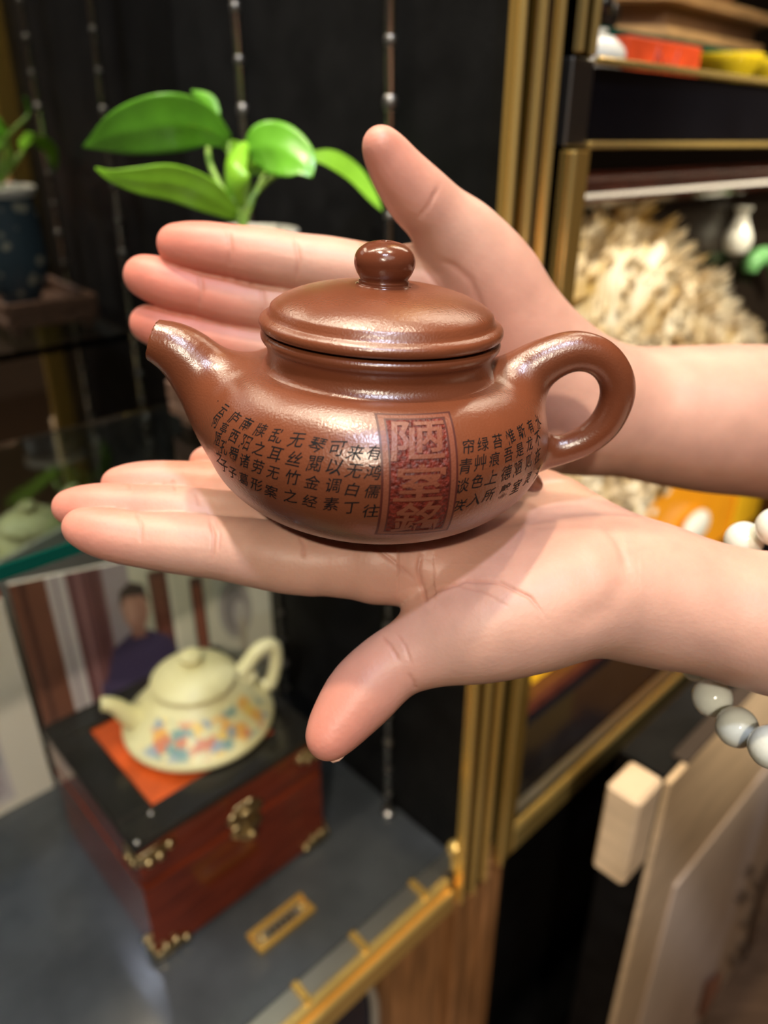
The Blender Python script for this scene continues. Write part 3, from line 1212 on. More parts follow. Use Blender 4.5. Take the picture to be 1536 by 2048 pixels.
def build_person():
    t = empty('person', (0.45, 0.30, 0.0), 'person reaching in from the right with bare arms, both open hands presenting a brown teapot', 'person')
    # ---- lower hand: a left hand, palm up, thumb towards the camera
    palm = [
        zc([(0.000, 0.2035, -0.0128, 0.0115), (0.030, 0.203, -0.0165, 0.0130), (0.060, 0.201, -0.0195, 0.0155), (0.088, 0.1985, -0.0245, 0.0165)]),
        zc([(0.003, 0.2215, -0.0130, 0.0115), (0.040, 0.217, -0.0195, 0.0125), (0.086, 0.206, -0.0250, 0.0158)]),
        zc([(0.009, 0.2390, -0.0125, 0.0110), (0.045, 0.2285, -0.0185, 0.0125), (0.086, 0.212, -0.0250, 0.0152)]),
        zc([(0.016, 0.2540, -0.0110, 0.0100), (0.036, 0.2465, -0.0108, 0.0118), (0.056, 0.2390, -0.0115, 0.0140), (0.071, 0.2280, -0.0175, 0.0140), (0.085, 0.2160, -0.0238, 0.0145)]),
        zc([(0.080, 0.1990, -0.0200, 0.0160), (0.060, 0.1930, -0.0185, 0.0185), (0.040, 0.1890, -0.0225, 0.0165), (0.029, 0.1860, -0.0250, 0.0140)]),
        zc([(0.086, 0.1985, -0.0250, 0.0165), (0.105, 0.1950, -0.0265, 0.0190), (0.125, 0.1925, -0.030, 0.0212), (0.20, 0.190, -0.044, 0.0255), (0.33, 0.19, -0.070, 0.033)]),
        zc([(0.089, 0.2095, -0.0265, 0.0150), (0.105, 0.2065, -0.0305, 0.0170), (0.125, 0.2045, -0.0345, 0.0192), (0.20, 0.206, -0.046, 0.0245), (0.33, 0.215, -0.066, 0.032)]),
    ]
    ip = zl(790, 1325, -0.0355)
    m1 = zl(725, 1385, -0.042)
    tp = zl(655, 1478, -0.050)
    t2 = zl(678, 1445, -0.0475)
    fingers = [
        zc([(0.045, 0.1890, -0.0225, 0.0150), (0.029, 0.1855, -0.0255, 0.0138), (0.015, 0.1835, -0.031, 0.0114), (*ip, 0.0102), (*m1, 0.0104), (*t2, 0.0082), (*tp, 0.0060)]),
        zc([(0.006, 0.2035, -0.0126, 0.0112), (-0.023, 0.2030, -0.0126, 0.0104), (-0.038, 0.2055, -0.0112, 0.0106), (-0.054, 0.2080, -0.0100, 0.0097), (-0.066, 0.2080, -0.0085, 0.0093), (-0.078, 0.2075, -0.0068, 0.0083), (-0.088, 0.2072, -0.0045, 0.0077), (-0.0958, 0.2072, -0.0022, 0.0058)]),
        zc([(0.008, 0.2215, -0.0125, 0.0110), (-0.025, 0.2225, -0.0120, 0.0103), (-0.040, 0.2232, -0.0098, 0.0104), (-0.057, 0.2235, -0.0078, 0.0095), (-0.070, 0.2230, -0.0055, 0.0091), (-0.083, 0.2220, -0.0035, 0.0081), (-0.094, 0.2207, -0.0020, 0.0076), (-0.1035, 0.2190, -0.0010, 0.0058)]),
        zc([(0.012, 0.2390, -0.0122, 0.0105), (-0.022, 0.2405, -0.0110, 0.0098), (-0.036, 0.2410, -0.0085, 0.0098), (-0.050, 0.2410, -0.0055, 0.0090), (-0.062, 0.2400, -0.0035, 0.0085), (-0.074, 0.2380, -0.0012, 0.0076), (-0.084, 0.2360, 0.0000, 0.0070), (-0.0925, 0.2340, 0.0006, 0.0055)]),
        zc([(0.016, 0.2540, -0.0108, 0.0095), (-0.012, 0.2565, -0.0090, 0.0088), (-0.034, 0.2560, -0.0035, 0.0078), (-0.044, 0.2550, -0.0010, 0.0074), (-0.052, 0.2535, 0.0010, 0.0067), (-0.060, 0.2515, 0.0020, 0.0062), (-0.066, 0.2495, 0.0022, 0.0050)]),
    ]
    creases = [
        ([(270, 1018), (283, 1050), (282, 1090)], 3.0, 0.00025, 0.30),
        ([(418, 1032), (428, 1070), (424, 1130)], 3.5, 0.00040, 0.42),
        ([(430, 1034), (440, 1070), (436, 1110)], 3.0, 0.00020, 0.30),
        ([(596, 1068), (608, 1090), (606, 1120)], 3.5, 0.00030, 0.30),
        ([(838, 1090), (825, 1140), (838, 1200)], 34.0, 0.0014, 0.10),
        ([(980, 1160), (900, 1175), (850, 1215)], 26.0, 0.0008, 0.05),
        ([(845, 1100), (838, 1140), (845, 1185), (850, 1205)], 4.0, 0.0005, 0.50),
        ([(835, 1210), (870, 1180), (930, 1158), (1000, 1165), (1060, 1195), (1095, 1240)], 4.0, 0.00045, 0.40),
        ([(745, 1090), (790, 1125), (830, 1165)], 4.0, 0.00035, 0.35),
        ([(880, 1160), (960, 1180), (1020, 1215)], 3.0, 0.0002, 0.25),
        ([(760, 1270), (780, 1290), (800, 1325)], 3.5, 0.00035, 0.45),
        ([(790, 1262), (812, 1295), (822, 1330)], 3.0, 0.0002, 0.30),
        ([(815, 1345), (828, 1365), (832, 1382)], 3.5, 0.0003, 0.35),
        ([(1250, 1090), (1248, 1160), (1215, 1215), (1120, 1265)], 24.0, 0.0005, 0.08),
        ([(1190, 1030), (1235, 1080), (1262, 1150)], 9.0, 0.0004, 0.10),
        ([(258, 966), (262, 980)], 3.0, 0.0002, 0.35),
        ([(345, 958), (352, 985)], 3.0, 0.0002, 0.35),
        ([(392, 985), (400, 1015)], 3.0, 0.0002, 0.35),
    ]
    bz = CAMZ + ZB
    tips = [c.P[-1] for c in fingers]
    flush = [(tips[0], 0.042, 0.85), (tips[1], 0.034, 0.6), (tips[2], 0.034, 0.6), (tips[3], 0.03, 0.6), (tips[4], 0.03, 0.6), (np.array([0.02, 0.215, bz]), 0.05, 0.35)]
    arm, fn = build_arm('arm', palm, fingers, creases, flush, 0.001, (-0.118, 0.135, bz - 0.110), (0.36, 0.285, bz + 0.018), t,
                        '')
    arm['label'] = 'left arm, palm up under the teapot'
    th = tips[0]
    dt = fingers[0].P[-1] - fingers[0].P[-5]
    nail(arm, th + dt / np.linalg.norm(dt) * -0.0002 + np.array([0.0040, 0.0025, -0.0050]), dt, np.array([0.55, 0.35, -0.75]), 0.0055, 0.012, 0.0075)
    for i in (1, 2, 3, 4):
        c = fingers[i]
        d = c.P[-1] - c.P[-4]
        nail(arm, c.P[-2] + np.array([0, 0, -c.r[-2]]), d, np.array([0, -0.15, -1.0]), 0.0050, 0.011, 0.0075)

    # ---- upper hand: a right hand behind the pot, palm to the camera, thumb up
    palm = [
        ychain([(840, 565, 58), (950, 640, 66), (1080, 720, 88), (1160, 790, 100)], 0.298),
        ychain([(832, 640, 56), (950, 690, 66), (1160, 800, 100)], 0.300),
        ychain([(835, 720, 54), (960, 760, 66), (1160, 820, 100)], 0.300),
        ychain([(850, 795, 50), (950, 830, 70), (1060, 845, 88), (1160, 835, 98)], 0.297),
        ychain([(930, 490, 66), (985, 560, 82), (1035, 640, 92), (1085, 720, 98), (1150, 790, 104)], 0.292),
        ychain([(1160, 812, 108), (1240, 824, 116), (1400, 838, 134), (1536, 845, 142), (1900, 870, 165), (2400, 900, 200)], 0.303),
        ychain([(1160, 812, 104), (1240, 824, 114), (1400, 838, 130), (1536, 845, 138), (1900, 870, 160), (2400, 900, 195)], 0.316),
    ]
    fingers = [
        ychain([(985, 560, 74, 0.294), (930, 485, 66, 0.291), (880, 435, 62, 0.288), (835, 392, 60, 0.285), (800, 350, 52, 0.282), (775, 312, 43, 0.280), (760, 288, 33, 0.278)], 0.28),
        ychain([(850, 565, 58), (720, 543, 54), (650, 532, 54), (590, 523, 51), (530, 513, 52), (465, 503, 48), (410, 495, 46), (353, 488, 39)], 0.297),
        ychain([(840, 640, 56), (690, 628, 50), (590, 618, 48), (500, 607, 46), (450, 597, 47), (398, 583, 45), (350, 572, 47), (290, 553, 42)], 0.298),
        ychain([(842, 722, 54), (700, 716, 48), (590, 704, 45), (500, 692, 44), (450, 682, 44), (400, 672, 42), (350, 662, 43), (298, 648, 38)], 0.298),
        ychain([(850, 795, 50), (700, 806, 38), (590, 806, 35), (500, 803, 33), (440, 800, 31), (390, 793, 25)], 0.294),
    ]
    creases = [
        ([(455, 452), (462, 500), (455, 545)], 5, 0.0003, 0.25),
        ([(590, 470), (598, 520), (590, 568)], 5, 0.0003, 0.3),
        ([(398, 540), (403, 580), (398, 625)], 5, 0.0003, 0.25),
        ([(520, 565), (528, 610), (520, 650)], 5, 0.0003, 0.25),
        ([(835, 440), (858, 410), (880, 370)], 5, 0.0003, 0.25),
        ([(875, 520), (905, 530), (940, 560), (965, 620), (985, 680)], 8, 0.0003, 0.22),
        ([(842, 530), (880, 580), (900, 640)], 6, 0.0004, 0.2),
    ]
    tips = [c.P[-1] for c in fingers]
    flush = [(tips[0], 0.040, 0.6)] + [(p, 0.050, 0.85) for p in tips[1:]] + [(onY(960, 660, 0.29), 0.04, 0.5)]
    lo = np.array([-0.118, 0.255, 1.4 - 0.190])
    arm, fn = build_arm('arm', palm, fingers, creases, flush, 0.0011, lo, (0.36, 0.362, 1.4 + 0.045), t, '')
    arm['label'] = 'right arm behind the teapot, palm facing the camera'
    for i in (0, 1, 2, 3, 4):
        c = fingers[i]
        d = c.P[-1] - c.P[-4]
        nail(arm, c.P[-2] + np.array([0, c.r[-2], 0]), d, np.array([0.0, 1.0, 0.1]), 0.0050, 0.011, 0.0078)


build_person()
# ------------------------------------------------------------------ bracelet of white beads on the lower wrist
def build_bracelet():
    c = np.array([0.1286, 0.1961, CAMZ + ZB - 0.0349])
    yaw, pit, rot = 0.1204, -0.3468, 0.2395
    ax = np.array([math.cos(yaw) * math.cos(pit), math.sin(yaw) * math.cos(pit), math.sin(pit)])
    e1 = np.cross(ax, [0, 0, 1.0])
    e1 /= np.linalg.norm(e1)
    e2 = np.cross(e1, ax)
    e1, e2 = e1 * math.cos(rot) + e2 * math.sin(rot), e2 * math.cos(rot) - e1 * math.sin(rot)
    t = empty('bead_bracelet', c, 'bracelet of round white jade beads hanging loosely on the lower wrist', 'bracelet')
    n = 17
    R = 0.0068
    ra, rb = 0.0421, 0.0354
    ring = []
    me = None
    for i in range(n):
        a = 2 * math.pi * i / n + 0.22
        p = c + e1 * ra * math.cos(a) + e2 * rb * math.sin(a)
        if me is None:
            o = MB().ball((0, 0, 0), R, 24).build('bead', BEAD, t, True)
            me = o.data
        else:
            o = bpy.data.objects.new('bead', me)
            COL.objects.link(o)
            o.parent = t
        o.matrix_parent_inverse = Matrix.Identity(4)
        o.location = tuple(p - c)
        ring.append(p)
    MB().tube(ring + [ring[0]], 0.0008, 6).build('cord', WHITE, t, True)


build_bracelet()


# ------------------------------------------------------------------ plant in a vase on a tray
PV = onD(490, 462, 0.50)
PA, PB, PZ = abz(PV)
TRAY_Z = -0.198


def build_plant():
    tr = empty('wooden_tray', W(PA, PB, TRAY_Z), 'dark walnut tray with a raised rim on the glass shelf, under the plant vase', 'tray')
    a0, a1, b0, b1 = PA - 0.040, PA + 0.062, PB - 0.066, PB + 0.066
    MB().box(a0, a1, b0, b1, TRAY_Z + 0.008, TRAY_Z + 0.020, 0.002).build('board', WOODT, tr)
    for (x0, x1, y0, y1) in ((a0, a1, b0, b0 + 0.006), (a0, a1, b1 - 0.006, b1), (a0, a0 + 0.006, b0 + 0.006, b1 - 0.006), (a1 - 0.006, a1, b0 + 0.006, b1 - 0.006)):
        MB().box(x0, x1, y0, y1, TRAY_Z + 0.020, TRAY_Z + 0.036, 0.0015).build('rim', WOODT, tr)
    for x in (a0 + 0.012, a1 - 0.012):
        for y in (b0 + 0.012, b1 - 0.012):
            MB().box(x - 0.006, x + 0.006, y - 0.006, y + 0.006, TRAY_Z, TRAY_Z + 0.0082, 0.001).build('foot', WOODT, tr)
    zb = TRAY_Z + 0.0203
    H = PZ - zb
    t = empty('potted_pothos', W(PA, PB, zb), 'green pothos plant in a blue grey vase with a white rim, on the walnut tray', 'plant')
    o = C0 + EA * PA + EB * PB + np.array([0, 0, zb])
    pr = smoothprof([(0.021, 0.0), (0.0225, 0.003), (0.0215, 0.007), (0.0265, 0.016), (0.0335, 0.034), (0.0365, 0.055), (0.0350, H - 0.035), (0.0325, H - 0.016), (0.0330, H - 0.007)], 5)
    o_v = bpy.data.objects
    vs = MB().lathe([(0, 0.0)] + pr, o, EA, EB, np.array([0, 0, 1.0]), 64).build('vase', VASE, t, True)
    MB().lathe(smoothprof([(0.0330, H - 0.008), (0.0352, H - 0.004), (0.0368, H), (0.0350, H + 0.001), (0.0325, H - 0.006), (0.031, H - 0.02)], 4), o, EA, EB, np.array([0, 0, 1.0]), 64).build('rim', WHITE, vs, True)
    MB().lathe([(0.0315, H - 0.015), (0.02, H - 0.012), (0, H - 0.011)], o, EA, EB, np.array([0, 0, 1.0]), 32).build('moss', SOIL, t, True)
    D0 = 0.50
    root = o + np.array([0, 0, H - 0.012])

    def leaf(mid, wid, beta, curl, m, dd=0.0, fold=0.25):
        """mid: (u, v, depth offset) midrib from base to tip; wid: half widths in px"""
        P, wd = catmull([onD(u, v, D0 + d) for u, v, d in mid], [x / F_PX * D0 for x in wid], 6)
        T = np.gradient(P, axis=0)
        V, F = [], []
        ns = 12
        for i in range(len(P)):
            tg = T[i] / np.linalg.norm(T[i])
            view = (P[i] - C0)
            view /= np.linalg.norm(view)
            sd = np.cross(tg, view)
            sd /= np.linalg.norm(sd)
            sd = sd * math.cos(beta) + view * math.sin(beta)
            nr = np.cross(sd, tg)
            for j in range(ns + 1):
                s = (j / ns - 0.5) * 2
                V.append(P[i] + sd * s * wd[i] + nr * wd[i] * (curl * s * s + fold * abs(s)))
        for i in range(len(P) - 1):
            for j in range(ns):
                k = i * (ns + 1) + j
                F.append((k, k + 1, k + ns + 2, k + ns + 1))
        ob = link('leaf', V, F, m, t)
        md = ob.modifiers.new('thick', 'SOLIDIFY')
        md.thickness = 0.0007
        # the vein, a slim ridge along the midrib
        MB().tube([p for p in P[:-2:3]], 0.0007, 6).build('midrib', LEAF2, ob, True)
        return P[0]
    bases = [
        leaf([(458, 283, 0.0), (400, 252, -0.012), (330, 250, -0.02), (240, 268, -0.015), (166, 293, 0.0)], [14, 46, 56, 42, 1], 0.45, -0.15, LEAF),
        leaf([(476, 432, 0.0), (420, 395, -0.02), (350, 368, -0.035), (280, 362, -0.045), (225, 352, -0.05), (192, 336, -0.05)], [12, 34, 36, 26, 12, 2], 0.5, -0.2, LEAF2),
        leaf([(497, 300, -0.01), (525, 295, -0.02), (565, 300, -0.03), (605, 325, -0.035), (624, 355, -0.035)], [22, 46, 48, 32, 2], 0.3, -0.18, LEAF),
        leaf([(622, 312, 0.0), (665, 320, 0.005), (710, 350, 0.012), (745, 395, 0.015), (765, 424, 0.015)], [10, 22, 22, 13, 1], 0.7, -0.3, LEAF2),
        leaf([(478, 415, -0.005), (466, 375, -0.02), (468, 330, -0.025), (488, 296, -0.015), (510, 288, -0.005)], [14, 26, 28, 18, 2], 0.7, 0.25, LEAF2),
        leaf([(436, 232, 0.02), (418, 210, 0.02), (402, 196, 0.02), (384, 182, 0.02)], [6, 17, 14, 1], 0.3, 0.2, LEAF),
        leaf([(530, 345, 0.01), (500, 330, 0.01), (470, 300, 0.02), (440, 285, 0.03)], [6, 22, 22, 2], 0.6, -0.2, LEAF2),
    ]
    mids = [(462, 370), None, (495, 370), (520, 375), None, (418, 320), (505, 400)]
    for b, md in zip(bases, mids):
        pts = [root]
        pts.append(onD(482, 425, D0) * 0.6 + root * 0.4)
        if md:
            pts.append(onD(md[0], md[1], D0 + 0.005))
        pts.append(b)
        MB().tube(pts, [0.0030, 0.0026, 0.0020, 0.0014][:len(pts)], 8, True, 6).build('stem', STEM, t, True)


build_plant()

# ------------------------------------------------------------------ wooden chest with brass fittings
CA0, CA1, CB0, CB1, CZ1 = 0.131, 0.313, 0.414, 0.593, -0.4805


def build_chest():
    t = empty('wooden_chest', W((CA0 + CA1) / 2, (CB0 + CB1) / 2, FZ), 'red lacquered wooden chest with brass corners and latch, on the grey glass base shelf', 'chest')
    zs = CZ1 - 0.047
    body = MB().box(CA0, CA1, CB0, CB1, FZ + 0.0003, zs - 0.001, 0.003).build('chest_body', WOODR, t)
    lid = MB().box(CA0, CA1, CB0, CB1, zs, CZ1 - 0.007, 0.003).build('lid', WOODR, t)
    fw = 0.030
    z0, z1 = CZ1 - 0.007, CZ1
    for (a0, a1, b0, b1) in ((CA0 - 0.002, CA1 + 0.002, CB0 - 0.002, CB0 + fw), (CA0 - 0.002, CA1 + 0.002, CB1 - fw, CB1 + 0.002), (CA0 - 0.002, CA0 + fw, CB0 + fw, CB1 - fw), (CA1 - fw, CA1 + 0.002, CB0 + fw, CB1 - fw)):
        MB().box(a0, a1, b0, b1, z0, z1, 0.0018).build('rim_board', LACQ, lid)
    MB().box(CA0 + fw, CA1 - fw, CB0 + fw, CB1 - fw, z0, z0 + 0.003).build('inset_panel', WOODRED, lid)
    for a, b in ((CA0 + 0.003, CB0 + 0.002), (CA0 + 0.024, CB0 + 0.020)):
        MB().ball(W(a, b, CZ1 + 0.001), 0.0024, 12).build('stud', STEEL, lid, True)
    # latch on the front: a scalloped plate of discs, hasp and pin
    am = (CA0 + CA1) / 2 + 0.005
    EN = -EB
    lt = MB()
    for dx, dz, r in ((0, 0.010, 0.009), (-0.011, 0.006, 0.007), (0.011, 0.006, 0.007), (-0.006, 0.013, 0.006), (0.006, 0.013, 0.006), (-0.008, -0.010, 0.008), (0.008, -0.010, 0.008), (0, -0.016, 0.009)):
        c = W(am + dx, CB0 - 0.0005, zs + 0.004 + dz)
        lt.lathe([(0, 0.0022), (r * 0.8, 0.0020), (r, 0.0), (r, -0.0002)], c, EA, np.array([0, 0, 1.0]), EN, 18)
    plate = lt.build('latch_plate', OLDBRASS, t, True)
    MB().box(am - 0.006, am + 0.006, CB0 - 0.0065, CB0 - 0.0025, zs - 0.016, zs + 0.016, 0.001).ball(W(am, CB0 - 0.008, zs - 0.010), 0.0042, 12).build('hasp', OLDBRASS, plate, True)

    def corner(a, sa, z, sz):
        m = MB()
        for L, k in ((0.026, 0), (0.020, 1)):
            if k == 0:
                lo, hi = sorted((a, a + sa * L))
                m.box(lo, hi, CB0 - 0.0022, CB0 - 0.0003, *sorted((z, z + sz * 0.011)), bev=0.0006)
                for q in (0.3, 0.65, 1.0):
                    m.ball(W(a + sa * L * q, CB0 - 0.0015, z + sz * (0.012 if q < 0.9 else 0.006)), 0.0042, 10)
            else:
                lo, hi = sorted((CB0 - 0.0022, CB0 + L))
                xa = (a - 0.0022, a - 0.0003) if sa > 0 else (a + 0.0003, a + 0.0022)
                m.box(*xa, lo, hi, *sorted((z, z + sz * 0.011)), bev=0.0006)
                for q in (0.35, 0.75):
                    m.ball(W((xa[0] + xa[1]) / 2, CB0 + L * q, z + sz * 0.012), 0.004, 10)
        m.build('brass_corner', OLDBRASS, t, True)
    corner(CA0, 1, FZ + 0.001, 1)
    corner(CA1, -1, FZ + 0.001, 1)
    corner(CA0, 1, CZ1 - 0.010, -1)
    corner(CA1, -1, CZ1 - 0.010, -1)
    return t


build_chest()


# ------------------------------------------------------------------ cream teapot on the chest
def cream_mat():
    """painted band of flowers and figures: pigment patches on the wall of the pot"""
    m = mat('painted_cream_clay', (0.74, 0.67, 0.36), 0.42)
    nt = m.node_tree
    p = nt.nodes['Principled BSDF']
    at = nt.nodes.new('ShaderNodeAttribute')
    at.attribute_name = 'col'
    tc = nt.nodes.new('ShaderNodeTexCoord')
    v = nt.nodes.new('ShaderNodeTexVoronoi')
    v.inputs['Scale'].default_value = 105
    n = nt.nodes.new('ShaderNodeTexNoise')
    n.inputs['Scale'].default_value = 60
    ad = nt.nodes.new('ShaderNodeVectorMath')
    ad.operation = 'MULTIPLY_ADD'
    ad.inputs[1].default_value = (0.012, 0.012, 0.012)
    nt.links.new(tc.outputs['Object'], ad.inputs[2])
    nt.links.new(n.outputs['Color'], ad.inputs[0])
    nt.links.new(ad.outputs[0], v.inputs['Vector'])
    sp = nt.nodes.new('ShaderNodeSeparateColor')
    nt.links.new(v.outputs['Color'], sp.inputs[0])
    r = nt.nodes.new('ShaderNodeValToRGB')
    r.color_ramp.interpolation = 'CONSTANT'
    cs = [(0.0, (0.74, 0.67, 0.36)), (0.22, (0.80, 0.42, 0.10)), (0.40, (0.20, 0.33, 0.30)), (0.55, (0.74, 0.67, 0.36)), (0.68, (0.62, 0.22, 0.12)), (0.78, (0.30, 0.36, 0.40)), (0.88, (0.80, 0.55, 0.14))]
    el = r.color_ramp.elements
    el[0].position, el[0].color = 0, (*cs[0][1], 1)
    el[1].position, el[1].color = cs[1][0], (*cs[1][1], 1)
    for q, c in cs[2:]:
        e = el.new(q)
        e.color = (*c, 1)
    nt.links.new(sp.outputs[0], r.inputs['Fac'])
    mx = nt.nodes.new('ShaderNodeMix')
    mx.data_type = 'RGBA'
    nt.links.new(at.outputs['Fac'], mx.inputs['Factor'])
    mx.inputs['A'].default_value = (0.74, 0.67, 0.36, 1)
    nt.links.new(r.outputs['Color'], mx.inputs['B'])
    nt.links.new(mx.outputs['Result'], p.inputs['Base Color'])
    return m


def build_cream():
    z0 = CZ1 + 0.0010
    ca, cb, _ = abz(onZ(400, 1438, z0))
    o = C0 + EA * ca + EB * cb + np.array([0, 0, z0])
    EZ = np.array([0, 0, 1.0])
    t = empty('teapot', o, 'cream clay teapot with a wide flared base and painted flowers, standing on the red chest', 'teapot')
    pr = smoothprof([(0.060, 0.0), (0.0665, 0.001), (0.0685, 0.004), (0.0675, 0.008), (0.061, 0.015), (0.0525, 0.025), (0.0435, 0.036), (0.0365, 0.0425), (0.0345, 0.0465)], 4)
    prof = [(0, 0.0)] + pr + [(0.034, 0.047), (0.030, 0.044)]
    n = 96
    v, f = lathe(prof, o, EA, EB, EZ, n)
    v = np.array(v)
    q = v - o
    az = np.arctan2(q @ EB, q @ EA)           # the painted side faces the room: direction -EB
    h = q @ EZ
    dz = np.abs((az + math.pi / 2 + 0.25 + math.pi) % (2 * math.pi) - math.pi)
    msk = np.clip((1.2 - dz) * 6, 0, 1) * np.clip((h - 0.009) * 300, 0, 1) * np.clip((0.037 - h) * 300, 0, 1)
    b = link('body', list(v), f, cream_mat(), t, True, np.repeat(msk[:, None], 3, 1))
    lp = smoothprof([(0.0375, 0.0475), (0.0385, 0.0495), (0.0378, 0.0515), (0.0350, 0.0545), (0.0275, 0.0600), (0.0175, 0.0640), (0.0095, 0.0655), (0.006, 0.0660)], 4)
    L = MB().lathe([(0.030, 0.0475)] + lp, o, EA, EB, EZ, 80).build('lid', CREAM, t, True)
    MB().lathe(smoothprof([(0.0062, 0.0658), (0.0065, 0.0675), (0.0100, 0.0700), (0.0108, 0.0730), (0.0085, 0.0755), (0.004, 0.0770), (0, 0.0772)], 4), o, EA, EB, EZ, 40).build('knob', CREAM, L, True)

    def P(x, z, y=0):
        return o + EA * x + EB * y + EZ * z
    def px_tube(spec, n, sub):
        nn = EB * math.cos(0.349) + EA * math.sin(0.349)      # the spout to handle line is turned 20 degrees from the shelf
        pts = [C0 + ray(u, v_) * (((o - C0) @ nn) / (ray(u, v_) @ nn)) for u, v_, r in spec]
        for p_ in pts:
            p_[2] = max(p_[2], o[2] + 0.018)
        return MB().tube(pts, [r / ppm(p_) for (u, v_, r), p_ in zip(spec, pts)], n, True, sub)
    px_tube([(318, 1444, 28), (285, 1442, 27), (258, 1430, 22), (236, 1415, 17), (216, 1408, 15), (202, 1409, 14)], 20, 5).build('spout', CREAM, t, True)
    px_tube([(465, 1362, 20), (490, 1334, 16), (512, 1305, 15), (532, 1290, 14), (548, 1293, 13), (553, 1314, 12), (548, 1345, 12), (540, 1366, 13), (526, 1382, 15)], 16, 6).build('handle', CREAM, t, True)
    px_tube([(492, 1362, 12), (503, 1353, 11), (512, 1352, 8)], 12, 3).build('handle_scroll', CREAM, t, True)


build_cream()


# ------------------------------------------------------------------ printed sheets behind the chest
def flat_print(name, o, ex, ey, polys, parent):
    """flat print: coloured polygons laid on one another in the plane of the sheet"""
    v, f, c = [], [], []
    nrm = np.cross(ex, ey)
    nrm /= np.linalg.norm(nrm)
    for i, (pts, rgb) in enumerate(polys):
        k = len(v)
        for x, y in pts:
            v.append(o + ex * x + ey * y + nrm * (0.00015 + 0.00004 * i))
            c.append(srgb(*rgb))
        f.append(tuple(range(k, k + len(pts))))
    return link(name, v, f, PAPER, parent, False, c)


def rect(x0, y0, x1, y1):
    return [(x0, y0), (x1, y0), (x1, y1), (x0, y1)]


def ell(cx, cy, rx, ry, n=20):
    return [(cx + rx * math.cos(2 * math.pi * i / n), cy + ry * math.sin(2 * math.pi * i / n)) for i in range(n)]


